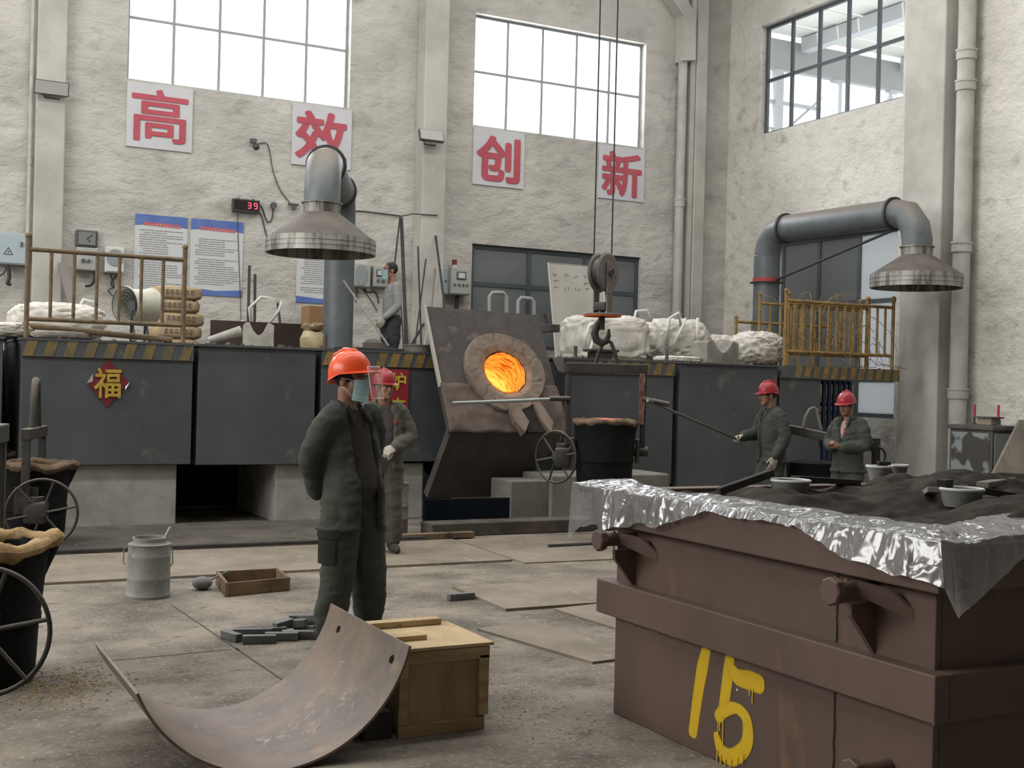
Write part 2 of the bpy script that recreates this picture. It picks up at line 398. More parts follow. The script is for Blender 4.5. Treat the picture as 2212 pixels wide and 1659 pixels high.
casC = cabinet_unit('striped furnace casing carrying the red paper strip behind the workers', 4.42, 5.99, z0=.67, stripe=10, skip=(3,))
cabinet_unit('striped furnace casing behind the hanging ladle', 7.56, 9.2, z0=.36, stripe=9, skip=(0, 1))
cabinet_unit('plain dark furnace casing behind the worker holding the long pole', 9.3, 10.92, z0=.1)
cabinet_unit('plain dark furnace casing under the walkway with stacked yellow railings', 10.98, 11.68, z0=.1, z1=1.775)
# recessed backing between the casings, pit shade put into its dark blue colour
bm = nb(); box(bm, (6.0, 15.0, .92), (13, .1, 1.84)); one('pit_shade_backing', bm, M('pit_shade', C(34, 40, 48), rough=.9), 'added backing wall coloured as dark pit shade behind the furnace casings', 'plate wall')
bm = nb(); box(bm, (6.5, 16.78, 1.5), (15, 3.4, .1)); one('service_deck', bm, dustm, 'dusty service deck between the furnaces and the white wall', 'deck')
# plinth piers under the casings
x0, x1, x2 = at(915, 1100, Y=12.0).x, at(1098, 1100, Y=12.0).x, at(1180, 1100, Y=12.0).x
pl = thing('plinth', 'pale concrete plinth carrying the dark furnace casings', 'plinth', (4, 13.6, 0))
for (pa, pb, z1) in ((-.6, 2.87, .655), (3.95, 5.73, .645), (6.82, 9.25, .35)):
    bm = nb(); box(bm, ((pa + pb) / 2, 13.9, z1 / 2), (pb - pa, 1.6, z1), bev=.012); fin('pier', bm, conc, pl)
bm = nb(); box(bm, ((x2 + 8.4) / 2, 12.25, .29), (8.4 - x2, .7, .58), bev=.02); one('concrete_block', bm, M('block_concrete', C(132, 128, 120), C(108, 104, 97), scale=2, rough=.95, bump=.4, bscale=9, spec=.15), 'grey concrete block behind the handwheel of the hanging ladle', 'block')
bm = nb(); box(bm, ((x0 + x1) / 2, 12.0, .165), (x1 - x0, .06, .33)); fin('pit_shade_panel', bm, M('pit_deep_shade', C(17, 23, 31), rough=.95, spec=.1), pl)  # added dark panel; the open pit's shade is put into its colour
bm = nb(); box(bm, ((x1 + 8.3) / 2, 12.2, .26), (8.3 - x1, .5, .52), bev=.015); fin('pier', bm, M('pit_wall', C(118, 115, 109), C(96, 93, 87), scale=2, rough=.95, bump=.3, bscale=10, spec=.15), pl)
bm = nb(); box(bm, (6.75, 11.55, .07), (3.3, .3, .14), bev=.01); one('kerb', bm, kerbm, 'low concrete kerb step in front of the tilted furnace', 'kerb')
bm = nb(); box(bm, (6.1, 11.6, .09), (1.0, .9, .02)); bm.free()
# hazard-striped walkway
wk = thing('walkway', 'cantilevered walkway with hazard striped edge under the yellow railings', 'walkway', (12, 13.5, 1.78))
bm = nb(); box(bm, (12.08, 13.7, 1.87), (2.16, 1.4, .14)); fin('deck', bm, panel, wk)
bm = nb(); box(bm, (12.08, 12.99, 1.86), (2.16, .02, .17)); fin('edge_strip', bm, panel, wk)
bm = nb(); stripes(bm, 11.2, 13.16, 1.78, 1.945, 12.979, 12, .1, .045); fin('hazard_stripes', bm, hyr, wk, kind='stuff')
# upright stubs on the casings
stub = M('stub_steel', C(84, 78, 72), rough=.7)
for px, py, lab in ((702, 752, 'short steel stub at the foot of the grey duct'), (959, 762, 'short steel stub between the shallow pan and the tilted furnace'),
                    (1243, 775, 'short steel stub beside the white bulk bag behind the ladle'), (1440, 782, 'short steel stub behind the striped edge by the crumpled sacks')):
    p = at(px, py, Y=13.2); bm = nb(); cyl(bm, (p.x, p.y, 1.94), (p.x, p.y, 2.1), .024, n=10); one('steel_stub', bm, stub, lab, 'stub', True)

# papers on the casings
redp = M('red_paper', C(118, 40, 46), C(100, 34, 40), scale=10, rough=.6); goldp = M('gold_print', C(190, 165, 62), C(160, 134, 60), scale=20, rough=.5)
whitep = M('white_paper', C(205, 203, 198), rough=.8)
fu = thing('good_luck_paper', 'red diamond paper with gold character on the dark striped casing', 'paper', (2.13, 12.98, 1.24))
c = V((2.125, 12.99, 1.5)); r_ = .25
bm = nb(); poly(bm, [c + V((0, 0, r_)), c + V((r_ * .82, 0, .02)), c + V((0, 0, -r_)), c + V((-r_ * .82, 0, .0))], (0, .004, 0)); fin('sheet', bm, redp, fu)
text_on('gold_character', '福', goldp, fu, c + V((-.14, -.002, -.15)), (1, 0, 0), (0, 0, 1), .27, .31, bold=.02)
bm = nb(); poly(bm, [c + V((-.21, -.004, 0)), c + V((-.155, -.03, .1)), c + V((-.15, -.006, .02))], (0, .002, 0)); fin('curled_corner', bm, whitep, fu); bm = nb(); poly(bm, [c + V((.215, -.006, .02)), c + V((.17, -.03, -.06)), c + V((.17, -.004, -.03))], (0, .002, 0)); fin('curled_corner', bm, whitep, fu)
rp = thing('red_notice', 'red paper strip with yellow furnace blessing characters behind the helmeted workers', 'notice', (5.2, 12.97, 1.03))
bm = nb(); box(bm, (5.22, 12.974, 1.38), (.48, .004, .71)); fin('sheet', bm, M('red_notice_paper', C(150, 40, 48), C(132, 36, 44), scale=6, rough=.6), rp)
yel = M('yellow_print', C(190, 168, 62), rough=.6)
for i, ch in enumerate('炉吉'):
    for j, x in enumerate((5.03, 5.235)):
        if j == 1: text_on('character', ch, yel, rp, (x, 12.972, 1.49 - i * .29), (1, 0, 0), (0, 0, 1), .19, .21, bold=.02)
        elif i: text_on('character', '吉', yel, rp, (x - .02, 12.972, 1.49 - i * .29), (1, 0, 0), (0, 0, 1), .19, .21, bold=.02)

# ------------------------------------------------------------------ tilted furnace
fz = thing('tilting_furnace', 'tilted melting furnace with glowing round mouth facing the ladle', 'furnace', (6.5, 13, .2))
fdark = M('furnace_steel', C(74, 68, 64), C(58, 54, 52), scale=3, rough=.75, bump=.3, bscale=14, c3=C(104, 92, 84), s3=3, lo3=.6, hi3=.75)
refr = M('refractory', C(128, 115, 105), C(106, 95, 87), scale=4, rough=1, bump=.45, bscale=16, c3=C(86, 77, 71), s3=9, lo3=.64, hi3=.72, bdist=.03, spec=.1)
A = V((5.69, 12.3, 1.06)); ez = V((0, .77, 1.42)).normalized(); ex = V((1, 0, 0)); en = ex.cross(ez)  # outward (towards -Y, up)
def fp(u, v, h=0): return A + ex * u + ez * v + en * h
Lf = 1.62
bm = nb(); poly(bm, [fp(0, 0), fp(1.5, 0), fp(1.5, Lf * .98), fp(0, Lf)], -en * .08); bm2 = bm
fd = fin('tilt_deck', bm, fdark, fz)
# cut the mouth out of the deck
mc = (.83, .735); MR = .27
bm = nb(); cyl(bm, fp(*mc, .3), fp(*mc, -.6), MR, n=48); cme = bpy.data.meshes.new('c'); bm.to_mesh(cme); bm.free()
co = bpy.data.objects.new('c', cme); COL.objects.link(co)
mo = fd.modifiers.new('b', 'BOOLEAN'); mo.object = co; mo.operation = 'DIFFERENCE'; mo.solver = 'EXACT'
co.matrix_world = BASE['tilting_furnace'].copy()
co.data.transform(BASE['tilting_furnace'].inverted())
dg = bpy.context.evaluated_depsgraph_get(); dg.update()
nm = bpy.data.meshes.new_from_object(fd.evaluated_get(dg)); fd.modifiers.clear(); fd.data = nm; bpy.data.objects.remove(co)
# refractory collar : an uneven ring of rammed lining
def collar(a, t):
    a *= 2 * PI; t_ = t
    R = MR + .0 + (.24 + .015 * math.sin(3 * a + 1)) * min(1, t_ * 1.12)
    h = .06 + .035 * min(1, t_ * 4) if t_ < .86 else .095 * (1 - t_) / .14
    h -= .014 * max(0, 1 - abs(((a * 9 / (2 * PI) + .1 * math.sin(7 * t_)) % 1) - .5) / .045) * (t_ < .86)
    ux, uy = math.cos(a), math.sin(a)
    p = fp(mc[0] + ux * R * 1.0, mc[1] + uy * R * 1.02, h)
    q = fbm(p, 4) * .009 + fbm(p, 16) * .002
    return p + en * q
bm = nb(); grid(bm, collar, 180, 22, True); fin('refractory_collar', bm, refr, fz, 'all')
hotm = bpy.data.materials.new('molten'); hotm.use_nodes = True
nt = hotm.node_tree; N = nt.nodes; L = nt.links; b = N['Principled BSDF']; b.inputs['Base Color'].default_value = (.05, .02, .01, 1); b.inputs['Roughness'].default_value = .9
tc = N.new('ShaderNodeTexCoord'); at_ = N.new('ShaderNodeAttribute'); at_.attribute_name = 'glowing'
mp = N.new('ShaderNodeMapping'); L.new(tc.outputs['UV'], mp.inputs[0]); mp.inputs['Scale'].default_value = (6, 42, 1)
nz = N.new('ShaderNodeTexNoise'); nz.inputs['Scale'].default_value = 1.6; nz.inputs['Detail'].default_value = 4; nz.inputs['Distortion'].default_value = .35; L.new(mp.outputs[0], nz.inputs['Vector'])
mr = N.new('ShaderNodeMapRange'); mr.inputs[1].default_value = .4; mr.inputs[2].default_value = .54; L.new(nz.outputs['Fac'], mr.inputs[0])
ad = N.new('ShaderNodeMath'); ad.operation = 'MULTIPLY_ADD'; ad.inputs[1].default_value = .55; L.new(mr.outputs[0], ad.inputs[0]); L.new(at_.outputs['Fac'], ad.inputs[2])
cr = N.new('ShaderNodeValToRGB'); e = cr.color_ramp.elements
e[0].position = 0; e[0].color = (.1, .008, .001, 1); e[1].position = 1; e[1].color = (1, .78, .12, 1)
for ps, cl in ((.25, (.5, .05, .004, 1)), (.45, (.95, .19, .012, 1)), (.72, (1, .36, .03, 1))):
    q = e.new(ps); q.color = cl
L.new(ad.outputs[0], cr.inputs[0]); L.new(cr.outputs[0], b.inputs['Emission Color']); b.inputs['Emission Strength'].default_value = 1.15
def bowl(name, fn, heat, mat=hotm, nu=64, nv=20):
    bm = nb(); uv = bm.loops.layers.uv.new('UVMap'); lay = bm.verts.layers.float.new('glowing'); rows = grid(bm, fn, nu, nv, True)
    for j, r in enumerate(rows):
        for i, v in enumerate(r): v[lay] = heat(i / nu, j / (nv - 1))
    for f in bm.faces:
        for l in f.loops:
            pass
    idx = {v: (i / nu, j / (nv - 1)) for j, r in enumerate(rows) for i, v in enumerate(r)}
    for f in bm.faces:
        us = [idx[l.vert][0] for l in f.loops]; wrap = max(us) - min(us) > .5
        for l, u in zip(f.loops, us): l[uv].uv = ((u + 1 if wrap and u < .5 else u), idx[l.vert][1])
    return fin(name, bm, mat, fz, 'all')
def well(a, t):
    a *= 2 * PI; R = MR * (.965 - .04 * t + .012 * math.sin(9 * a + 12 * t)); d = -.8 * min(1, t * 1.25); R *= 1 if t < .8 else max(.001, (1 - t) / .2)
    p = fp(mc[0] + math.cos(a) * R, mc[1] + math.sin(a) * R, .065 + d); return p + V((1, 1, 1)) * (.008 * fbm(p, 20))
bowl('furnace_lining', well, lambda a, t: (.19 if t > .02 else .08) + .62 * min(1, max(0, (t - .3) / .28)) ** 1.5)
# molten bath : level surface inside the tilted well
bz = fp(mc[0], mc[1] - MR).z + .005
bm = nb(); bm.loops.layers.uv.new('UVMap'); lay = bm.verts.layers.float.new('glowing'); ctr = None; pts = []
for i in range(48):
    a = 2 * PI * i / 48; p = fp(mc[0] + math.cos(a) * MR * .97, mc[1] + math.sin(a) * MR * .97, 0)
    t = (bz - p.z) / (-en.z); q = p - en * t if True else p
    pts.append(V((q.x, q.y, bz)))
vs = [bm.verts.new(p) for p in pts]
for v in vs: v[lay] = .62
bm.faces.new(vs); fin('molten_bath', bm, hotm, fz)
# spout and front
bm = nb()
for (u0, u1, h0, h1) in ((.72, .84, .0, .1), (1.08, 1.16, .0, .08)):
    poly(bm, [fp(u0, .34, h0), fp(u1, .34, h0), fp(u1 + .12, .06, h0), fp(u0 + .1 + (u1 - u0) * .5, -.07, h0), fp(u0 + .06, .06, h0)], en * (.1 + h1 * .3))
fin('spout_cheek', bm, refr, fz)
bm = nb(); poly(bm, [fp(.86, .34, .05), fp(1.06, .34, .05), fp(1.14, -.05, .05), fp(.94, -.05, .05)], en * .03); fin('spout_trough', bm, M('burnt', C(46, 42, 40), C(34, 32, 32), scale=8, rough=1, bump=.5, bscale=20), fz)
def apron(u, v):
    p = fp(-.02 + 1.52 * u, -.03 + .62 * v - .1 * max(0, u - .75) * (1 - v), .035 + .02 * math.sin(PI * v)); return p + en * (fbm(p, 4) * .022 + fbm(p, 14) * .007)
bm = nb(); grid(bm, apron, 40, 18); 
dead = [f for f in bm.faces if (f.calc_center_median() - fp(*mc)).length < MR + .1]; bmesh.ops.delete(bm, geom=dead, context='FACES')
r = bmesh.ops.solidify(bm, geom=bm.faces[:], thickness=.04); fin('apron_lining', bm, M('apron_crust', C(104, 93, 85), C(82, 74, 69), scale=4, rough=1, bump=.5, bscale=14, c3=C(66, 60, 57), s3=7, lo3=.6, hi3=.75, spec=.1), fz, 'all')
B = V((5.69, 12.93, .25))
bm = nb(); poly(bm, [A + V((.02, .02, -.02)), A + V((1.5, .02, -.02)), B + V((1.15, 0, .0)), B + V((.02, 0, 0))], (0, .1, .06)); fin('front_plate', bm, M('furnace_front', C(84, 78, 75), C(66, 63, 62), scale=2, rough=.7, bump=.15, bscale=10), fz)
bm = nb()
for sx in (.3, 1.46):
    poly(bm, [fp(sx, .02, -.05), fp(sx, Lf - .02, -.05), V((A.x + sx, 13.6, 2.2)), V((A.x + sx, 13.9, .6)), B + V((sx if sx < 1 else 1.1, .05, 0))], (.04, 0, 0))
fin('side_plate', bm, MATS['pit_shade'], fz)  # both plates take the pit shade colour, painting the dark gap beside the front
bm = nb(); p = fp(-.02, .02, -.0); poly(bm, [fp(-.03, .55, -.02), fp(-.0, .55, -.02), fp(0, Lf, -.02), fp(-.03, Lf, -.02)], en * .05); fin('edge_bar', bm, M('worn_edge', C(158, 152, 144), rough=.7), fz)
gl = bpy.data.lights.new('furnace_glow', 'POINT'); gl.energy = 9; gl.color = (1, .38, .08); gl.shadow_soft_size = .15
go = bpy.data.objects.new('furnace_glow', gl); COL.objects.link(go); go.location = fp(mc[0], mc[1], .02)
q = at(1178, 710, Y=13.9); bm = nb(); box(bm, q, (.16, .5, .1), bev=.008); cyl(bm, q + V((-.02, -.1, .05)), q + V((-.08, -.1, .2)), .02, n=8); fin('lift_bracket', bm, fdark, fz)
bm = nb(); poly(bm, [at(1192, 772, Y=13.0), at(1236, 772, Y=13.0), at(1234, 812, Y=13.0), at(1204, 800, Y=13.0)], (0, .03, 0)); one('gap_plate', bm, M('gap_plate_grey', C(120, 114, 108), rough=.7), 'small grey plate filling the gap between the tilted furnace and the ladle beam', 'plate')
# ================================================================== MOULDING BOX (foreground)
rust = M('mould_steel', C(94, 76, 67), C(82, 66, 59), scale=1.6, rough=.62, bump=.15, bscale=20, stretch=(1, 1, .45), dust=C(100, 84, 72), dust_amt=.6,
         c3=C(128, 92, 66), s3=3.2, lo3=.62, hi3=.78, bdist=.006)
mb = thing('moulding_box', 'big rust brown steel moulding box with painted number and plastic film over its rim', 'moulding box', (4.7, 4.0, 0))
MX, MY0, MY1, MX1 = 3.24, 3.0, 5.02, 6.4
def bar(name, x0, x1, y0, y1, z0, z1, mat=rust, par=mb, bev=.006):
    bm = nb(); box(bm, ((x0 + x1) / 2, (y0 + y1) / 2, (z0 + z1) / 2), (x1 - x0, y1 - y0, z1 - z0), bev=bev); return fin(name, bm, mat, par)
bar('side_plate', MX, MX + .03, MY0, 3.481, 0, 1.0); bar('side_plate', MX, MX + .03, 3.483, MY1, 0, 1.0)
bar('side_plate', MX + .03, MX1, MY0, MY0 + .03, 0, 1.0); bar('side_plate', MX + .03, MX1, MY1 - .03, MY1, 0, 1.0); bar('side_plate', MX1, MX1 + .03, MY0, MY1, 0, 1.0)
for n, z0, z1, o in (('band', .49, .655, .07), ('flange', .935, 1.095, .095)):
    bar(n, MX - o, MX, MY0 - o, MY1 + o, z0, z1); bar(n, MX, MX1, MY0 - o, MY0, z0, z1); bar(n, MX, MX1, MY1, MY1 + o, z0, z1); bar(n, MX1, MX1 + o, MY0 - o, MY1 + o, z0, z1)
bm = nb()
for z0, z1 in ((.02, .48), (.66, .93)):
    pts = [(MX - .002 + .002 * rnd.random(), 3.482 + .003 * rnd.uniform(-1, 1), z0 + (z1 - z0) * i / 24) for i in range(25)]; tube(bm, pts, [.006 + .003 * rnd.random() for _ in pts], 6)
fin('weld_seam', bm, M('weld', C(84, 68, 60), rough=.7), mb, True, kind='stuff')
bm = nb(); tube(bm, [(MX - .07, MY0 - .07, .49 + .165 * i / 12) for i in range(13)], [.005 + .003 * rnd.random() for _ in range(13)], 6); fin('weld_seam', bm, MATS['weld'], mb, True)
def lug(y, z, L_=.19, gus=True):
    bm = nb(); cyl(bm, (MX, y, z), (MX - L_, y, z), (.031), n=20); lg = fin('trunnion', bm, rust, mb, True)
    bm = nb(); lathe(bm, [(.046, 0), (.052, .006), (.052, .034), (.046, .04)], (MX - L_ - .03, y, z), (1, 0, 0), n=8); fin('end_plate', bm, rust, lg)
    if gus:
        bm = nb(); poly(bm, [(MX, y - .012, z - .05), (MX - .12, y - .012, z - .05), (MX - .12, y - .012, z - .09), (MX, y - .012, z - .24)], (0, .024, 0)); fin('gusset', bm, rust, lg)
        for s in (-1, 1):
            bm = nb(); poly(bm, [(MX - .11, y + s * .025, z + .035), (MX - .11, y + s * .025, z - .015), (MX - .002, y + s * .19, z - .085), (MX - .002, y + s * .19, z - .05), (MX - .05, y + s * .11, z + .02)], (.012, s * .008, 0)); fin('gusset', bm, rust, lg)
lug(3.29, .89); lug(4.86, .875); lug(3.2, .265, .16, False)
# painted number : brush strokes with soft edges
paint = bpy.data.materials.new('spray_paint'); paint.use_nodes = True
nt = paint.node_tree; N = nt.nodes; L = nt.links; b = N['Principled BSDF']; b.inputs['Roughness'].default_value = .6
tc = N.new('ShaderNodeTexCoord'); nz = N.new('ShaderNodeTexNoise'); nz.inputs['Scale'].default_value = 900; nz.inputs['Detail'].default_value = 2; L.new(tc.outputs['Object'], nz.inputs['Vector'])
n2 = N.new('ShaderNodeTexNoise'); n2.inputs['Scale'].default_value = 25; L.new(tc.outputs['Object'], n2.inputs['Vector'])
mx = N.new('ShaderNodeMix'); mx.data_type = 'RGBA'; mx.inputs[6].default_value = C(206, 172, 10); mx.inputs[7].default_value = C(186, 150, 12); L.new(n2.outputs['Fac'], mx.inputs[0]); L.new(mx.outputs[2], b.inputs['Base Color'])
av = N.new('ShaderNodeAttribute'); av.attribute_name = 'fade'
ma = N.new('ShaderNodeMath'); ma.operation = 'MULTIPLY_ADD'; ma.inputs[1].default_value = 1.0; ma.inputs[2].default_value = -.5; L.new(nz.outputs['Fac'], ma.inputs[0])
m2 = N.new('ShaderNodeMath'); m2.operation = 'ADD'; L.new(ma.outputs[0], m2.inputs[0]); L.new(av.outputs['Fac'], m2.inputs[1])
m3 = N.new('ShaderNodeMapRange'); m3.inputs[1].default_value = .3; m3.inputs[2].default_value = .72; L.new(m2.outputs[0], m3.inputs[0]); L.new(m3.outputs[0], b.inputs['Alpha'])
def stroke(bm, lay, pts, ws, x):
    """pts (y,z) on the plate face x ; 5-wide ribbon with a fade attribute"""
    P_ = [V((0, p[0], p[1])) for p in pts]; rows = []
    # resample
    Q, W = [], []
    for i in range(len(P_) - 1):
        p0, p1, p2, p3 = P_[max(i - 1, 0)], P_[i], P_[i + 1], P_[min(i + 2, len(P_) - 1)]
        for k in range(8):
            t = k / 8; Q.append(.5 * ((2 * p1) + (p2 - p0) * t + (2 * p0 - 5 * p1 + 4 * p2 - p3) * t * t + (3 * p1 - p0 - 3 * p2 + p3) * t ** 3)); W.append(ws[i] + (ws[i + 1] - ws[i]) * t)
    Q.append(P_[-1]); W.append(ws[-1]); n = len(Q); cap = W[0] * .9, W[-1] * .9; d0, d1 = (Q[0] - Q[1]).normalized(), (Q[-1] - Q[-2]).normalized()
    Q = [Q[0] + d0 * cap[0] * f for f in (1, .8, .45)] + Q + [Q[-1] + d1 * cap[1] * f for f in (.45, .8, 1)]; W = [W[0] * f for f in (.1, .6, .88)] + W + [W[-1] * f for f in (.88, .6, .1)]; n = len(Q)
    for i in range(n):
        d = (Q[min(i + 1, n - 1)] - Q[max(i - 1, 0)]).normalized(); s = V((0, d.z, -d.y)); e = min(i, n - 1 - i)
        r = []
        for k, (f, a) in enumerate(((-1.25, 0), (-.92, .75), (0, 1), (.92, .75), (1.25, 0))):
            v = bm.verts.new(Q[i] + s * (W[i] * f) + V((x, 0, 0))); v[lay] = a if 0 < e else 0; r.append(v)
        rows.append(r)
    for a, c in zip(rows, rows[1:]):
        for k in range(4): bm.faces.new((a[k], a[k + 1], c[k + 1], c[k]))
def digit(name, strokes, x):
    bm = nb(); lay = bm.verts.layers.float.new('fade')
    for i, (p, w_) in enumerate(strokes): stroke(bm, lay, p, w_, x - .0006 * i)
    return fin(name, bm, paint, mb)
def fy(px, py): q = at(px, py, X=MX); return (q.y, q.z)
digit('painted_one', [([fy(1527, 1402), fy(1518, 1440), fy(1508, 1500), fy(1497, 1582)], [.028, .037, .033, .03])], MX - .0012)
digit('painted_five', [([fy(1578, 1412), fy(1574, 1450), fy(1566, 1510), fy(1560, 1545)], [.026, .034, .032, .026]),
     ([fy(1578, 1440), fy(1594, 1462), fy(1620, 1470), fy(1642, 1478)], [.024, .034, .04, .038]),
     ([fy(1553, 1548), fy(1568, 1533), fy(1592, 1530), fy(1612, 1550), fy(1617, 1588), fy(1608, 1618), fy(1582, 1636), fy(1560, 1622), fy(1548, 1588)], [.028, .03, .022, .028, .034, .034, .036, .032, .018])]
     + [([fy(x, y0), fy(x - 1, (y0 + y1) / 2), fy(x - 1, y1)], [.0035, .003, .003]) for x, y0, y1 in ((1553, 1555, 1588), (1557, 1555, 1578), (1564, 1548, 1612), (1628, 1488, 1518), (1622, 1488, 1502), (1552, 1620, 1645), (1560, 1630, 1650), (1570, 1640, 1658), (1582, 1640, 1656), (1596, 1636, 1652), (1608, 1628, 1648))], MX - .0018)
bm = nb(); q = at(1595, 1492, X=MX); poly(bm, [q, q + V((0, .014, -.004)), q + V((0, .006, .012))], (-.002, 0, 0)); fin('paint_chip', bm, whitep, mb)
# sand filling
sandm = M('mould_sand', C(70, 66, 60), C(50, 47, 44), scale=7, rough=1, bump=.9, bscale=160, c3=C(110, 100, 84), s3=240, lo3=.7, hi3=.74, spec=.1, bdist=.006)
def sand(u, v):
    x = MX + .03 + (MX1 - MX - .03) * u; y = MY0 + .03 + (MY1 - MY0 - .05) * v; e = min(1, min(u * 14, (1 - u) * 14, v * 9, (1 - v) * 9))
    z = 1.03 + .085 * e * (.72 + 1.25 * noise.noise(V((x * 1.3, y * 2.3, 1))) + .7 * abs(noise.noise(V((x * 3, y * 6, 3)))) + .16 * noise.noise(V((x * 12, y * 16, 5)))) + .02 * v
    return (x, y, z)
bm = nb(); grid(bm, sand, 220, 140); so_ = one('sand_bed', bm, sandm, 'dark foundry sand heaped inside the brown moulding box', 'sand', 'all', kind='stuff')
def sz(x, y): return sand((x - MX - .03) / (MX1 - MX - .03), (y - MY0 - .03) / (MY1 - MY0 - .05))[2]
# plastic film over the rim
film = bpy.data.materials.new('plastic_film'); film.use_nodes = True
nt = film.node_tree; N = nt.nodes; L = nt.links
for n in list(N): N.remove(n)
o = N.new('ShaderNodeOutputMaterial'); t = N.new('ShaderNodeBsdfTransparent'); t.inputs[0].default_value = (.86, .88, .9, 1)
g = N.new('ShaderNodeBsdfGlossy'); g.inputs['Roughness'].default_value = .18; d = N.new('ShaderNodeBsdfTranslucent'); d.inputs[0].default_value = (.8, .82, .84, 1)
df = N.new('ShaderNodeBsdfDiffuse'); df.inputs[0].default_value = (.8, .82, .84, 1)
tc = N.new('ShaderNodeTexCoord'); nz = N.new('ShaderNodeTexNoise'); nz.inputs['Scale'].default_value = 8; nz.inputs['Detail'].default_value = 2; nz.inputs['Distortion'].default_value = .8; L.new(tc.outputs['Object'], nz.inputs[0])
bp = N.new('ShaderNodeBump'); bp.inputs['Strength'].default_value = .45; bp.inputs['Distance'].default_value = .03; rg = N.new('ShaderNodeMath'); rg.operation = 'SUBTRACT'; rg.inputs[1].default_value = .5; L.new(nz.outputs['Fac'], rg.inputs[0]); ra = N.new('ShaderNodeMath'); ra.operation = 'ABSOLUTE'; L.new(rg.outputs[0], ra.inputs[0]); L.new(ra.outputs[0], bp.inputs['Height']); L.new(bp.outputs[0], g.inputs['Normal'])
x0 = N.new('ShaderNodeMixShader'); x0.inputs[0].default_value = .5; L.new(d.outputs[0], x0.inputs[1]); L.new(df.outputs[0], x0.inputs[2])
x1 = N.new('ShaderNodeMixShader'); x1.inputs[0].default_value = .25; L.new(t.outputs[0], x1.inputs[1]); L.new(x0.outputs[0], x1.inputs[2])
lw = N.new('ShaderNodeLayerWeight'); lw.inputs[0].default_value = .5; L.new(bp.outputs[0], lw.inputs['Normal'])
x2 = N.new('ShaderNodeMixShader'); L.new(lw.outputs['Fresnel'], x2.inputs[0]); L.new(x1.outputs[0], x2.inputs[1]); L.new(g.outputs[0], x2.inputs[2]); L.new(x2.outputs[0], o.inputs[0])
# stations along the rim : (inner point on the sand, rim point, hem point)
st_ = []
def stn(inn, rim, hem): st_.append((V(inn), V(rim), V(hem)))
RX = MX - .10
stn((3.5, 5.24, 1.12), (3.13, 5.27, 1.11), at(1233, 1162, Y=5.28)); stn((3.4, 5.14, 1.125), (3.105, 5.16, 1.115), at(1262, 1138, Y=5.16)); stn((3.36, 5.05, 1.125), (3.115, 5.06, 1.112), at(1296, 1136, Y=5.03))
stn((3.33, 4.97, 1.12), (RX, 4.95, 1.10), (RX - .03, 4.95, .905)); stn((3.27, 4.8, 1.12), (RX, 4.8, 1.105), (RX - .012, 4.8, .945)); stn((3.25, 4.52, 1.12), (RX, 4.5, 1.105), (RX - .012, 4.5, .98))
stn((3.28, 4.2, 1.13), (RX, 4.15, 1.105), (RX - .01, 4.15, 1.085)); stn((3.33, 3.95, 1.12), (RX, 3.93, 1.105), (RX - .012, 3.93, 1.075)); stn((3.36, 3.7, 1.12), (RX, 3.68, 1.108), (RX - .01, 3.68, 1.088))
stn((3.35, 3.57, 1.12), (RX, 3.57, 1.11), (RX - .01, 3.57, 1.09)); stn((3.34, 3.48, 1.12), (RX, 3.46, 1.11), (RX - .015, 3.46, 1.05)); stn((3.33, 3.3, 1.13), (RX, 3.27, 1.11), (RX - .02, 3.27, 1.0))
stn((3.3, 3.16, 1.13), (RX, 3.05, 1.11), (RX - .025, 3.03, .985)); stn((3.32, 3.1, 1.13), (RX + .01, 2.905, 1.115), (RX - .01, 2.87, .965)); stn((3.4, 3.1, 1.13), (3.22, MY0 - .1, 1.11), (3.2, 2.87, .86))
stn((3.6, 3.2, 1.13), (3.36, MY0 - .1, 1.11), (3.36, 2.88, .95)); stn((3.9, 3.3, 1.13), (3.55, MY0 - .1, 1.11), (3.55, 2.885, 1.06)); stn((4.3, 3.4, 1.13), (3.9, MY0 - .1, 1.11), (3.9, 2.89, 1.02)); stn((4.8, 3.4, 1.13), (4.6, MY0 - .1, 1.11), (4.6, 2.89, 1.0))
def filmf(u, v):
    f = u * (len(st_) - 1.001); i = int(f); t = f - i; t2 = t * t * (3 - 2 * t) * .5 + t * .5
    a, b_, c_ = (st_[i][k].lerp(st_[i + 1][k], t2) for k in range(3))
    if v < .5:
        w_ = v / .5; p = a.lerp(b_, w_); p.z = p.z + .004 * math.sin(PI * w_)
    else:
        w_ = (v - .5) / .5; p = b_.lerp(c_, w_)
    out = (b_ - a); out.z = 0; out.normalize()
    p.z += max(0, v - .5) * (.04 * noise.noise(V((p.x * 7, p.y * 7, 3))) + .012 * noise.noise(V((p.x * 19, p.y * 19, 3))))
    q = V((p.x * 3.2, p.y * 3.2, p.z * 1.1 + (p.x + p.y) * .5))
    cr_ = (1 - abs(noise.noise(q * 1.5)) * 3) * .014 + (1 - abs(noise.noise(q * 3.1 + V((3, 1, 7)))) * 3) * .010 + (1 - abs(noise.noise(q * 6.5 + V((8, 3, 1)))) * 3) * .005 + (1 - abs(noise.noise(q * 14 + V((2, 6, 1)))) * 3) * .002
    k = min(1, .25 + v * 1.6) * min(1, .3 + u * 9)
    return p + (out * (max(v - .35, 0) * 1.3) + UP * (1 - v) * 1.1) * cr_ * k + (out * (max(v - .4, 0)) + UP * max(0, .5 - v)) * .016 + out * .004
bm = nb(); grid(bm, filmf, 520, 60); one('plastic_film', bm, film, 'crumpled clear plastic film draped over the rim of the brown moulding box', 'film', 'all')
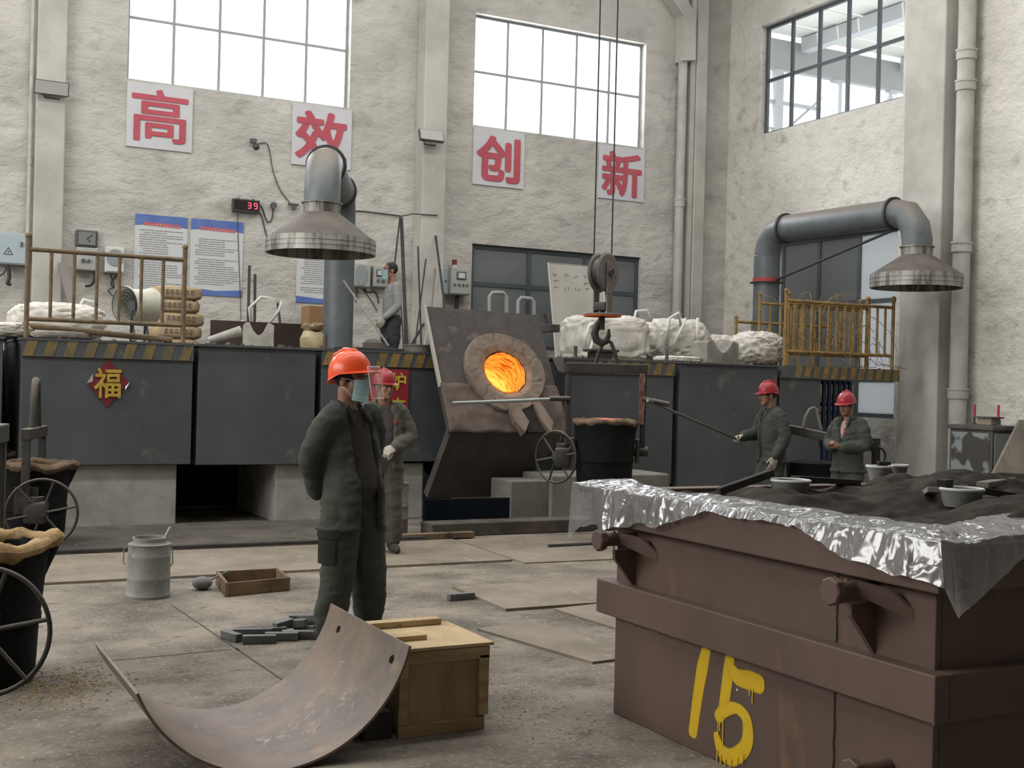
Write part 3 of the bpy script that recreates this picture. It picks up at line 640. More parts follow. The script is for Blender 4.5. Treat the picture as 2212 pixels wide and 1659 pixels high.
# things on the sand
basm = M('basin_coat', C(118, 119, 117), C(98, 99, 98), scale=5, rough=.8, bump=.2, bscale=25)
wood_dark = M('charred_wood', C(50, 46, 42), C(34, 32, 31), scale=6, rough=.85, bump=.4, bscale=30, stretch=(1, 6, 6))
blk = M('black_block', C(26, 26, 27), rough=.8)
def basin(px, py, r0, r1, h, label, tilt=0):
    p = at(px, py, Z=1.12); z = sz(p.x, p.y) - .012; t = thing('pouring_basin', label, 'basin', (p.x, p.y, z))
    bm = nb(); lathe(bm, [(r0, 0), (r1, h), (r1 - .01, h), (r0 - .012, .02)], (p.x, p.y, z), n=40); fin('bowl', bm, basm, t, True)
    bm = nb(); torus(bm, (p.x, p.y, z + h), (0, 0, 1), r1 - .004, .007, 40, 8); fin('rim', bm, M('worn_rim', C(186, 186, 182), rough=.6), t, True); return p, z
b1 = basin(1706, 1058, .073, .1, .076, 'grey tapered basin on the sand with a dark bar against its edge')
b2 = basin(2076, 1094, .07, .095, .076, 'grey tapered basin on the sand with a black block on its rim')
bm = nb(); box(bm, (b2[0].x - .04, b2[0].y + .055, b2[1] + .096), (.085, .045, .036), (0, 0, .4), bev=.004); one('weight_block', bm, blk, 'small black block lying on the rim of the sand basin', 'block')
def plank(p0, p1, w_, h_, label, mat=wood_dark, name='wooden_bar', tilt=0):
    p0, p1 = V(p0), V(p1); d = p1 - p0; x, y, dd = frame(d); m = Matrix((dd, dd.cross(UP).normalized() * -1, dd.cross(UP).cross(dd).normalized() * 1)).transposed()
    bm = nb(); box(bm, (p0 + p1) / 2, (d.length, w_, h_), m, bev=.004); return one(name, bm, mat, label, 'bar')
def sp(px, py, dz=.02, Z=1.12): q = at(px, py, Z=Z); return V((q.x, q.y, sz(q.x, q.y) + dz))
q = at(1660, 1016, X=b1[0].x - .1); plank(sp(1552, 1056, .02), (b1[0].x - .07, b1[0].y + .05, b1[1] + .11), .05, .035, 'long dark wooden bar leaning from the sand onto the first grey basin')
plank((b1[0].x + .12, b1[0].y + .1, b1[1] + .075), sp(1850, 1045, .015), .06, .03, 'dark wooden bar sloping down from the first basin towards the bucket')
plank(sp(1985, 1066, .015), (b2[0].x - .1, b2[0].y + .06, b2[1] + .07), .055, .025, 'dusty flat bar sloping up to the second grey basin', M('dusty_bar', C(112, 106, 98), rough=.9))
plank((b2[0].x + .1, b2[0].y + .08, b2[1] + .075), sp(2200, 1090, .015), .07, .03, 'dark board running down from the second basin to the sand')
plank(sp(2122, 1062, .02), sp(2250, 1036, .07), .06, .03, 'pale dusty bar poking up from the sand at the far side', MATS['dusty_bar'])
# buckets behind the box
def pail(px, py, D, r0, r1, h, label, name='pail'):
    p = at(px, py, D=D); t = thing(name, label, 'bucket', p)
    bm = nb(); lathe(bm, [(r0, 0), (r1, h), (r1 - .008, h), (r0 - .008, .01)], p, n=32); fin('bucket_body', bm, basm, t, True)
    bm = nb(); torus(bm, p + V((0, 0, h)), (0, 0, 1), r1, .008, 32, 6); fin('rim', bm, MATS['worn_rim'], t, True); return p
pp = sp(1898, 1040, 0, 1.1); z_ = pp.z
q = pail(1898, 1040, (pp - EYE).dot(FW), .048, .066, .085, 'light grey pail on the far edge of the sand with blocks beside it')
bm = nb(); box(bm, q + V((.055, .02, .1)), (.07, .045, .024), (0, 0, -.4), bev=.004); one('weight_block', bm, blk, 'small black block on the rim of the light grey pail', 'block')
bm = nb(); box(bm, q + V((.095, .0, .035)), (.02, .07, .11), (0, -.5, -.45), bev=.006); one('brick', bm, MATS['dusty_bar'], 'dusty grey tile leaning against the light grey pail', 'brick')
q2 = sp(1940, 1030, 0, 1.12); pail(1940, 1030, (q2 - EYE).dot(FW), .04, .056, .065, 'small dark pail behind the leaning tile on the sand')

# ================================================================== FOREGROUND FLOOR THINGS
# curved plate
cpm = M('curved_plate_steel', C(124, 108, 95), C(98, 91, 84), scale=3.5, rough=.55, bump=.12, bscale=24, c3=C(142, 120, 100), s3=6, lo3=.6, hi3=.75, metal=.15, bdist=.006)
nt = cpm.node_tree; N = nt.nodes; L = nt.links; bs = N['Principled BSDF']
src = bs.inputs['Base Color'].links[0].from_socket
tcx = N.new('ShaderNodeTexCoord'); vz = N.new('ShaderNodeTexNoise'); vz.inputs['Scale'].default_value = 5; vz.inputs['Detail'].default_value = 5; vz.inputs['Distortion'].default_value = 2.2; L.new(tcx.outputs['Object'], vz.inputs[0])
a1 = N.new('ShaderNodeMath'); a1.operation = 'SUBTRACT'; a1.inputs[1].default_value = .5; L.new(vz.outputs['Fac'], a1.inputs[0])
a2 = N.new('ShaderNodeMath'); a2.operation = 'ABSOLUTE'; L.new(a1.outputs[0], a2.inputs[0])
a3 = N.new('ShaderNodeMapRange'); a3.inputs[1].default_value = 0; a3.inputs[2].default_value = .006; a3.inputs[3].default_value = 1; a3.inputs[4].default_value = 0; L.new(a2.outputs[0], a3.inputs[0])
n3 = N.new('ShaderNodeTexNoise'); n3.inputs['Scale'].default_value = 4.5; L.new(tcx.outputs['Object'], n3.inputs[0])
a4 = N.new('ShaderNodeMapRange'); a4.inputs[1].default_value = .52; a4.inputs[2].default_value = .66; L.new(n3.outputs['Fac'], a4.inputs[0])
a5 = N.new('ShaderNodeMath'); a5.operation = 'MULTIPLY'; L.new(a3.outputs[0], a5.inputs[0]); L.new(a4.outputs[0], a5.inputs[1])
mm = N.new('ShaderNodeMix'); mm.data_type = 'RGBA'; L.new(a5.outputs[0], mm.inputs[0]); L.new(src, mm.inputs[6]); mm.inputs[7].default_value = C(205, 196, 184); L.new(mm.outputs[2], bs.inputs['Base Color'])
PX, PZ, PR = 1.475, .6, .605
def arc(a, y, r=PR): return V((PX + r * math.sin(a), y, PZ - r * math.cos(a)))
bm = nb(); A0, A1 = math.radians(-68), math.radians(77)
grid(bm, lambda u, v: arc(A0 + (A1 - A0) * u + .01 * v, 4.78 + 1.02 * v + .02 * u), 97, 40)
for y in (4.93, 5.62):  # bolt holes : pull a ring of vertices onto the hole edge
    hc = arc(A1 - math.radians(8.5), y)
    bm.verts.ensure_lookup_table()
    dead = [f for f in bm.faces if (f.calc_center_median() - hc).length < .022]; bmesh.ops.delete(bm, geom=dead, context='FACES')
    for v in bm.verts:
        d_ = v.co - hc
        if .001 < d_.length < .04 and v.is_boundary: v.co = hc + d_.normalized() * .024
bmesh.ops.recalc_face_normals(bm, faces=bm.faces); bmesh.ops.solidify(bm, geom=bm.faces[:], thickness=.011)
one('curved_plate', bm, cpm, 'rusty curved steel plate with bolt holes lying like a cradle beside the crate', 'steel plate', True)
# crate
pine = M('crate_wood', C(168, 150, 118), C(140, 121, 90), scale=3, rough=.8, bump=.2, bscale=18, stretch=(1, 5, 8), c3=C(96, 78, 56), s3=9, lo3=.66, hi3=.8)
pine2 = M('crate_lid_wood', C(182, 162, 126), C(160, 138, 102), scale=4, rough=.85, bump=.15, bscale=20, c3=C(110, 96, 76), s3=40, lo3=.62, hi3=.7)
ply = M('plywood', C(158, 140, 108), C(136, 118, 88), scale=2, rough=.8, bump=.1, bscale=14, stretch=(3, 3, 1), c3=C(104, 86, 60), s3=7, lo3=.64, hi3=.8)
ct = thing('wooden_crate', 'plywood crate with battens on its lid behind the curved plate', 'crate', (2.3, 5.27, 0))
def cb(n, c, s, m, r=None): bm = nb(); box(bm, c, s, r, bev=.003); return fin(n, bm, m, ct)
X0, X1, Y0, Y1, ZC = 2.105, 2.555, 5.03, 5.52, .385
cb('panel', ((X0 + X1) / 2, Y0 + .02, .2), (X1 - X0 - .02, .02, .35), ply)
cb('panel', ((X0 + X1) / 2, Y1 - .02, .2), (X1 - X0 - .02, .02, .35), ply); cb('panel', (X0 + .02, (Y0 + Y1) / 2, .2), (.02, Y1 - Y0 - .06, .35), ply); cb('panel', (X1 - .02, (Y0 + Y1) / 2, .2), (.02, Y1 - Y0 - .06, .35), ply)
cb('batten', ((X0 + X1) / 2, Y0, ZC - .03), (X1 - X0, .024, .055), pine); cb('batten', ((X0 + X1) / 2 - .01, Y0, .028), (X1 - X0 - .02, .024, .055), pine)
cb('batten', (X0 + .022, Y0, .2), (.044, .022, .285), pine); cb('batten', (X1 - .027, Y0, .205), (.05, .024, .28), pine)
cb('lid', ((X0 + X1) / 2 + .01, (Y0 + Y1) / 2, ZC + .008), (X1 - X0 + .02, Y1 - Y0 + .03, .016), pine2)
cb('batten', (2.3, 5.5, ZC + .032), (.42, .07, .03), pine2, (0, 0, .02)); cb('batten', (2.2, 5.2, ZC + .028), (.2, .07, .024), pine2, (0, 0, .02)); cb('handle_block', (X1 + .025, 5.2, .24), (.05, .05, .06), pine)
# dark box peeping out beside the crate
bm = nb(); box(bm, (2.02, 5.2, .06), (.14, .3, .12), bev=.006); one('iron_block', bm, M('dark_iron', C(58, 56, 54), C(44, 43, 42), scale=8, rough=.7, bump=.2, bscale=30), 'dark iron block on the floor between the curved plate and the crate', 'block')
iron = MATS['dark_iron']
# scattered square bars
barm = M('graphite_bar', C(98, 99, 98), C(78, 79, 79), scale=6, rough=.6, bump=.1, bscale=30)
specs = [(500, 1383, -62, .17, 0), (560, 1390, -6, .2, 0), (608, 1384, -10, .2, 0), (648, 1380, -14, .22, 0), (545, 1375, -6, .24, 0), (660, 1366, -40, .15, 0),
         (612, 1368, 28, .13, .03), (640, 1366, -30, .13, .03), (652, 1345, -8, .17, 0), (682, 1366, -8, .12, 0), (676, 1347, 4, .1, 0), (590, 1372, 0, .16, 0), (665, 1362, -45, .14, .05)]
words = ['end-on at the outer corner', 'nearest the curved plate', 'lying flat along the near edge', 'long, by the boots', 'long, lying under the thin rods', 'tilted near the boots', 'propped up on its mates', 'resting across the heap', 'alone on the far side', 'tucked beside the boot', 'half hidden by the boot', 'under the raised pair', 'slanting on top of the heap']
for (px, py, an, L_, dz), wd in zip(specs, words):
    p = at(px, py, Z=0); bm = nb(); box(bm, p + V((0, 0, .026 + dz)), (L_, .05, .05), (0, -.12 if dz else 0, math.radians(an - 10)), bev=.004)
    one('square_bar', bm, barm, 'dark square bar in the heap by the boots, ' + wd, 'bar', group='square bars heaped on the floor')
for i, (dy, L_) in enumerate(((0, .28), (.03, .26), (.06, .24))):
    p = at(556, 1362, Z=0); bm = nb(); cyl(bm, p + V((-L_ / 2, dy, .012)), p + V((L_ / 2, dy - .03, .012)), .006, n=8); one('thin_rod', bm, barm, ('nearest', 'middle', 'farthest')[i] + ' of three thin steel rods lying beside the dark square bars', 'rod', group='thin rods by the square bars')
p = at(996, 1296, Z=0); bm = nb(); box(bm, p + V((0, 0, .026)), (.21, .05, .05), (0, 0, .05), bev=.004); one('square_bar', bm, barm, 'single dark bar at the corner of the loose floor plate', 'bar')
# grey paint bucket with stick
gb = at(312, 1296, Z=0); gb.z = 0; cxy = gb + V((.05, .12, 0))
bk = thing('metal_drum', 'dented grey metal drum with lid clamps and a stick in it', 'bucket', cxy)
drum = M('drum_grey', C(138, 138, 132), C(118, 118, 113), scale=5, rough=.7, bump=.25, bscale=10, c3=C(160, 160, 152), s3=12, lo3=.62, hi3=.72)
bm = nb(); lathe(bm, [(.152, 0), (.156, .02), (.15, .03), (.15, .13), (.153, .14), (.15, .15), (.149, .29), (.152, .3), (.148, .31), (.146, .37), (.15, .375), (.15, .385), (.128, .39), (.12, .4), (.12, .43), (.11, .43), (.11, .3)], cxy, n=40)
for v in bm.verts: v.co += V((1, 1, 0)) * .006 * noise.noise(v.co * 6)
fin('drum_body', bm, drum, bk, True)
for s in (-1, 1):
    c_ = cxy + R0 * (.153 * s) - FW * .03; bm = nb(); tube(bm, [c_ + V((0, 0, .36)), c_ + R0 * .02 * s + V((0, 0, .35)), c_ + R0 * .025 * s + V((0, 0, .25)), c_ + R0 * .01 * s + V((0, 0, .23))], .005, 6); fin('clamp', bm, drum, bk, True)
bm = nb(); cyl(bm, cxy + V((.06, .0, .33)), cxy + V((.14, -.02, .5)), .009, n=8); one('stirring_stick', bm, M('pale_stick', C(176, 172, 160), rough=.8), 'pale stick poking out of the grey metal drum', 'stick')
# tray and ladle spoon
tr = thing('wooden_tray', 'shallow open wooden tray on the floor behind the square bars', 'tray', (2.6, 9.2, 0))
twood = M('tray_wood', C(122, 100, 76), C(92, 76, 60), scale=4, rough=.85, bump=.2, bscale=20, c3=C(64, 54, 46), s3=5, lo3=.6, hi3=.7)
c0, c1, c2, c3 = at(487, 1290, Z=0), at(626, 1276, Z=0), at(600, 1254, Z=0), at(466, 1262, Z=0)
for a, b_ in ((c0, c1), (c1, c2), (c2, c3), (c3, c0)):
    d = (b_ - a); nrm = V((-d.y, d.x, 0)).normalized(); bm = nb(); poly(bm, [a, b_, b_ + V((0, 0, .1)), a + V((0, 0, .1))], nrm * .022); fin('side_board', bm, twood, tr)
bm = nb(); poly(bm, [c0, c1, c2, c3], (0, 0, .008)); fin('bottom_board', bm, twood, tr)
p = at(440, 1276, Z=0); sp_ = thing('sampling_spoon', 'round grey sampling spoon with handle resting on the floor beside the wooden tray', 'spoon', p)
bm = nb(); ball(bm, p + V((0, .05, .05)), (.075, .07, .05), 3); fin('spoon_head', bm, basm, sp_, True)
bm = nb(); cyl(bm, p + V((.06, .05, .07)), p + V((.22, .12, .12)), .008, n=8); fin('handle', bm, basm, sp_, True)
# floor plates
fpm = M('floor_plate_steel', C(136, 126, 112), C(114, 106, 94), scale=1.6, rough=.8, bump=.3, bscale=18, c3=C(150, 140, 124), s3=8, lo3=.6, hi3=.75, spec=.3)
fpd = M('floor_plate_dark', C(92, 86, 78), C(70, 66, 60), scale=2, rough=.9, bump=.6, bscale=14, c3=C(120, 112, 100), s3=12, lo3=.64, hi3=.74)
def fplate(label, pts, h=.012, mat=fpm):
    bm = nb(); poly(bm, [V((p[0], p[1], 0)) for p in pts], (0, 0, h)); return one('floor_plate', bm, mat, label, 'floor plate')
def fl(px, py): q = at(px, py, Z=0); return (q.x, q.y)
fplate('long steel floor plate running across the hall in front of the furnaces', [(-3, 9.72), (5.12, 9.66), (5.2, 11.12), (-3, 11.15)], .02)
fplate('floor plate beyond the first one with orange dust on it', [(5.16, 9.5), (7.3, 9.4), (7.4, 11.1), (5.24, 11.12)], .012)
fplate('loose rectangular floor plate with the single dark bar at its corner', [fl(1092, 1321), fl(1345, 1303), fl(1345, 1250), fl(978, 1272)], .02)
fplate('sandy floor plate lying between the crate and the moulding box', [fl(1280, 1435), fl(1400, 1420), fl(1155, 1346), fl(1030, 1362)], .015)
fplate('narrow floor plate edge partly buried beside the moulding box', [fl(1195, 1318), fl(1345, 1365), fl(1400, 1350), fl(1300, 1306)], .012)
fplate('dark gritty step of plates along the furnace plinth', [(-3, 11.18), (4.9, 11.1), (4.9, 13.05), (-3, 13.05)], .03, fpd)
bm = nb(); box(bm, (1.2, 11.16, .035), (7.4, .05, .05), (0, 0, -.006), bev=.01); one('angle_iron', bm, iron, 'long angle iron lying along the edge of the gritty plates', 'angle iron')
bm = nb(); cyl(bm, at(1185, 1180, Z=.02), at(1345, 1172, Z=.02), .02, n=8); one('iron_rod', bm, iron, 'dark iron rod on the floor plates near the hanging ladle', 'rod')
bm = nb(); box(bm, (4.9, 11.25, .04), (1.2, .1, .06), (0, 0, .02), bev=.008); one('timber_beam', bm, twood, 'brown timber lying along the kerb behind the second worker', 'timber')
# joints sawn in the floor
bm = nb()
for a, b_ in (((372, 1308), (617, 1474)), ((235, 1428), (500, 1403)), ((510, 1400), (517, 1406))):
    p, q = at(*a, Z=0), at(*b_, Z=0); d = (q - p).normalized(); n_ = V((-d.y, d.x, 0)) * .006; p.z = q.z = .0; poly(bm, [p + n_, q + n_, q - n_, p - n_], (0, 0, .0015))
o = fin('joint_lines', bm, M('joint', C(70, 66, 60), rough=1), bpy.data.objects['floor'], kind='stuff')
# second drum by the kerb
cd_ = at(861, 1160, Z=0) + V((0, .15, 0)); bm = nb(); lathe(bm, [(.15, .03), (.15, .17), (.155, .18), (.15, .19), (.15, .3), (.155, .31), (.15, .32), (.15, .53), (.156, .535), (.156, .55), (.14, .55), (.14, .4)], cd_, n=32)
one('metal_drum', bm, M('drum_dusty', C(128, 121, 110), C(104, 98, 90), scale=4, rough=.85, bump=.2, bscale=12), 'dusty brown metal drum standing behind the worker in red helmet', 'bucket', True)
# debris
bm = nb(); R_ = random.Random(3)
def chips(n, fx, s0, s1):
    for _ in range(n):
        x, y, z = fx(); s = R_.uniform(s0, s1); p = V((x, y, z)); a = R_.uniform(0, 6.28)
        q = [p + V((math.cos(a + k * 2.1) * s * R_.uniform(.5, 1.3), math.sin(a + k * 2.1) * s * R_.uniform(.5, 1.3), .001)) for k in range(3)]; vs = [bm.verts.new(v) for v in q + [p + V((0, 0, s * R_.uniform(.3, .8)))]]
        bm.faces.new((vs[0], vs[1], vs[3])); bm.faces.new((vs[1], vs[2], vs[3])); bm.faces.new((vs[2], vs[0], vs[3])); bm.faces.new((vs[2], vs[1], vs[0]))
chips(900, lambda: (R_.uniform(.3, 5), R_.uniform(4.6, 9.5), 0), .002, .008); chips(1500, lambda: (R_.uniform(2.6, 3.12), R_.uniform(4.6, 8), 0), .002, .008)
chips(700, lambda: (R_.uniform(.5, 4.9), R_.uniform(11.2, 13), .03), .003, .012); chips(250, lambda: (R_.uniform(5, 7.4), R_.uniform(9.8, 11.3), .02), .003, .010)
one('debris', bm, M('debris_chip', C(150, 140, 126), C(84, 78, 70), scale=30, rough=1), 'grit and small chips scattered over the concrete floor', 'debris', kind='stuff')
bm = nb()
chips(900, lambda: (R_.gauss(.85, .16), R_.gauss(6.55, .22), 0), .004, .013); one('sawdust', bm, M('straw', C(170, 150, 112), C(120, 100, 70), scale=40, rough=1), 'pale and brown shavings scattered around the foot of the nearest ladle', 'debris', kind='stuff')
# ================================================================== LADLES AND CRANE
lshell = M('ladle_shell', C(19, 20, 22), C(12, 13, 14), scale=5, spec=.2, rough=.9, bump=.6, bscale=14, c3=C(104, 92, 74), s3=4.5, lo3=.7, hi3=.8, bdist=.02)
lrim = M('ladle_lining', C(186, 160, 118), C(140, 116, 86), scale=6, rough=1, bump=.8, bscale=16, spec=.1, bdist=.03)
lrim2 = M('ladle_lining_old', C(120, 102, 84), C(84, 72, 62), scale=6, rough=1, bump=.8, bscale=16, spec=.1, bdist=.03)
fsteel = M('frame_steel', C(58, 54, 50), C(44, 42, 40), scale=8, rough=.7, bump=.2, bscale=25, dust=C(120, 114, 106), dust_amt=.7)
hotrim = M('hot_crust', C(150, 100, 84), C(120, 92, 78), scale=9, rough=1, emit=(1, .16, .05, 1), estr=.3)
pipest = M('bright_pipe', C(140, 146, 142), rough=.35, metal=.6)
def ladle(label, loc, rz, rim=lrim, wheel_r=.25, wn=(-1, 0, 0), hot=False, poles=False, spout=True, wz=.34, wx=-.5, fz_=0, lr_=.02, lk_=1.0, rb=1.0, wy=0):
    t = thing('ladle', label, 'ladle', loc, rz); k = dict(local=True)
    bm = nb(); lathe(bm, [(.25, 0), (.27, .02), (.285, .12), (.29, .3), (.30, .31), (.30, .35), (.295, .36), (.315, .62), (.335, .7), (.27, .7), (.24, .1), (.05, .08)], n=48)
    for v in bm.verts: v.co += V((v.co.x, v.co.y, 0)) * .05 * noise.noise(v.co * 7 + V(loc))
    fin('shell', bm, lshell, t, True, **k)
    def rimf(u, v):
        a, b_ = 2 * PI * u, 2 * PI * v; sp = max(0, math.cos(a + .9)) ** 6 * .07 if spout else 0
        R = .305 + sp + .056 * rb * math.cos(b_); z = .715 + .04 * rb * math.sin(b_) + .012 * rb * math.sin(3 * a)
        p = V((R * math.cos(a), R * math.sin(a), z)); q = fbm(p + V(loc), 6) * .018 * rb + fbm(p, 18) * .008; p.z += q; p *= 1 + q * .5
        if b_ > PI and b_ < 1.9 * PI: p.z -= .035 * max(0, noise.noise(p * 17))
        return p
    bm = nb(); rows = grid(bm, rimf, 72, 13, True); fin('lining_rim', bm, rim, t, 'all', **k)
    if spout:
        bm = nb(); a = -.9; d = V((math.cos(a), math.sin(a), 0)); s = V((-d.y, d.x, 0))
        poly(bm, [d * .28 + s * .1 + V((0, 0, .69)), d * .41 + s * .06 + V((0, 0, .69)), d * .41 - s * .06 + V((0, 0, .69)), d * .28 - s * .1 + V((0, 0, .69))], (0, 0, -.0)); bm.free()
        bm = nb(); cyl(bm, d * .25 + V((0, 0, .42)), d * .33 + V((0, 0, .70)), .05, .1, 14); fin('spout_support', bm, lshell, t, True, **k)
    bm = nb(); lathe(bm, [(.001, .10 if hot else 0), (.16, .085 if hot else 0), (.25, .04 if hot else 0), (.25, -.02), (.001, -.02)], (0, 0, .66), n=32); [setattr(v.co, 'z', v.co.z + .02 * noise.noise(v.co * 14)) for v in bm.verts if hot]; fin('melt_skin', bm, hotrim if hot else lrim2, t, **k)
    for s in (-1, 1):
        bm = nb(); box(bm, (s * .385, 0, (.37 + 1.29 + fz_) / 2), (.05, .07, .92 + fz_), bev=.006); fin('hanger', bm, fsteel, t, local=True)
        bm = nb(); cyl(bm, (s * .29, 0, .42), (s * .44, 0, .42), .05, n=16); box(bm, (s * .335, 0, .42), (.03, .2, .24)); fin('trunnion', bm, fsteel, t, True, True)
    bm = nb(); box(bm, (0, 0, 1.265 + fz_), (.84, .09, .1), bev=.008); fin('crossbeam', bm, fsteel, t, local=True)
    bm = nb(); tube(bm, [(x_ * (1 + .2 * (lk_ - 1)), 0, 1.3 + fz_ + (z_ - 1.3) * lk_) for x_, z_ in ((-.115, 1.3), (-.085, 1.42), (-.04, 1.53), (0, 1.56), (.04, 1.53), (.085, 1.42), (.115, 1.3))], lr_, 10); fin('bail_loop', bm, fsteel, t, True, True)
    bm = nb(); box(bm, (wx * .86, wy * .6, wz), (.16, .2, .2), bev=.03); cyl(bm, (wx * .86, wy * .6, wz + .08), (wx * .86, wy * .6, wz + .14), .07, n=14); cyl(bm, (wx * .7, wy, wz), (wx * 1.02, wy, wz), .025, n=10); fin('gear_box', bm, fsteel, t, True, True)
    wc = V((wx, wy, wz)); wn = V(wn).normalized(); x, y, _ = frame(wn)
    bm = nb(); torus(bm, wc, wn, wheel_r, .0125, 48, 8); wh = fin('handwheel', bm, fsteel, t, 'all', True)
    for i in range(6):
        a = 2 * PI * i / 6 + .2; bm = nb(); cyl(bm, wc, wc + (x * math.cos(a) + y * math.sin(a)) * wheel_r, .011, n=8); fin('spoke', bm, fsteel, wh, True, True)
    bm = nb(); cyl(bm, wc - wn * .03, wc + wn * .03, .035, n=14); fin('hub', bm, fsteel, wh, True, True)
    if poles:
        bm = nb(); cyl(bm, (-.37, -.05, .945), (-.58, -.06, .94), .026, n=12); fin('pole_socket', bm, fsteel, t, True, True)
        bm = nb(); tube(bm, [(-.5, -.06, .94), (-.9, -.07, .91), (-1.57, -.09, .87)], .019, 10); fin('tilt_pole', bm, pipest, t, True, True)
        bm = nb(); cyl(bm, (.37, -.03, .96), (.64, -.06, .91), .028, n=12); fin('pole_socket', bm, fsteel, t, True, True)
        bm = nb()
        def cr(u, v): q = V((.335 + .06 * u, -.055, .70 + .52 * v)); return q + V((fbm(q, 9) * .012, fbm(q, 7) * .02, 0))
        grid(bm, cr, 8, 30); bmesh.ops.solidify(bm, geom=bm.faces[:], thickness=.02); fin('glow_crust', bm, M('glow_tinted_crust', C(146, 116, 104), C(104, 86, 78), scale=12, rough=1, emit=(1, .25, .1, 1), estr=.015), t, 'all', True)  # crust carries the melt's reddish light as pink colour and faint emission
    return t
LC = V((6.66, 10.6, .52))
lad = ladle('black ladle hanging from the crane hook in front of the tilted furnace', LC, -TH, lrim2, .265, (-.66, -.75, 0), True, True, spout=False, rb=.75)
ladle('black ladle with thick tan rim and handwheel at the frame edge, sawdust at its foot', V((.5, 6.78, 0)), math.radians(62.3) + .2, lrim, .305, (-1, .1, 0), wx=-.5, wz=.36, wy=-.13)
ladle('black ladle with ragged rim standing far back before the red diamond casing', V((1.31, 11.9, .03)), math.radians(62.3) + .2, lrim2, .3, (-1, -.1, 0), wx=-.42, wz=.32, wy=-.15, fz_=-.25, lr_=.036, lk_=1.7)
p = at(8, 900, D=12.6); ladle('ladle mostly out of the frame behind the ladle near the red diamond', V((p.x - .12, p.y, .03)), math.radians(62.3) + .1, lrim2, .28, fz_=-.2, lr_=.036, lk_=1.8)
# crane hook block
hk = thing('crane_hook', 'grey crane hook block with round orange edged disc hanging on two ropes', 'crane hook', LC + V((0, 0, 1.5)))
hg = M('block_grey', C(120, 114, 108), C(100, 96, 92), scale=5, rough=.7, bump=.15, bscale=20, c3=C(60, 58, 56), s3=18, lo3=.66, hi3=.72); hdark = M('hook_dark', C(52, 50, 50), rough=.6, dust=C(110, 104, 98))
orng = M('disc_orange', C(196, 92, 52), rough=.7)
hx = V((6.61, 10.63, 0)); ax = V((.35, -.94, 0)).normalized(); sd = V((ax.y, -ax.x, 0))
def hz(z): return hx + V((0, 0, z))
for s in (-1, 1):
    bm = nb(); lathe(bm, [(.03, 0), (.17, .0), (.19, .012), (.17, .03), (.03, .03)], hz(2.77) + ax * (.055 * s - .015), ax, 40); bmesh.ops.scale(bm, vec=V((1, 1, 1.08)), space=Matrix.Translation(-hz(2.77)), verts=bm.verts); fin('sheave_guard', bm, hg, hk, True)
bm = nb(); cyl(bm, hz(2.77) - ax * .05, hz(2.77) + ax * .05, .15, n=40); fin('sheave', bm, hdark, hk, True)
bm = nb(); cyl(bm, hz(2.77) - ax * .12, hz(2.77) + ax * .12, .035, n=16); fin('axle', bm, hdark, hk, True)
for s in (-1, 1):
    bm = nb(); ang = math.atan2(sd.y, sd.x); box(bm, hz(2.61) + ax * (.085 * s), (.09, .018, .52), (0, 0, ang), bev=.004); fin('cheek_plate', bm, hg, hk)
bm = nb(); box(bm, hz(2.42), (.12, .15, .09), (0, 0, math.atan2(sd.y, sd.x)), bev=.015); cyl(bm, hz(2.44), hz(2.18), .028, n=12); fin('swivel', bm, hdark, hk, True)
bm = nb(); lathe(bm, [(.05, .02), (.185, .012), (.198, 0), (.185, -.008), (.05, -.006)], hz(2.335), n=48); fin('guard_disc', bm, hdark, hk, True)
bm = nb(); lathe(bm, [(.04, -.007), (.196, -.007), (.198, -.014), (.19, -.02), (.04, -.014)], hz(2.335), n=48); fin('disc_underside', bm, orng, hk, True)
q = [(0, .0), (-.02, -.045), (-.055, -.1), (-.075, -.17), (-.055, -.235), (-.005, -.265), (.045, -.245), (.068, -.19), (.072, -.12)]
bm = nb(); tube(bm, [hz(2.31 + z) + R0 * (x + .0) for x, z in q], [.028, .032, .036, .04, .042, .042, .036, .026, .012], 12); fin('hook', bm, hdark, hk, True)
cab = M('wire_rope', C(52, 52, 54), rough=.6)
for px in (1283, 1321):
    p = at(px, 552, D=12.55); bm = nb(); cyl(bm, p - V((0, 0, .12)), (p.x, p.y, HZ - .02), .0085, n=8); fin('rope', bm, cab, hk, True)

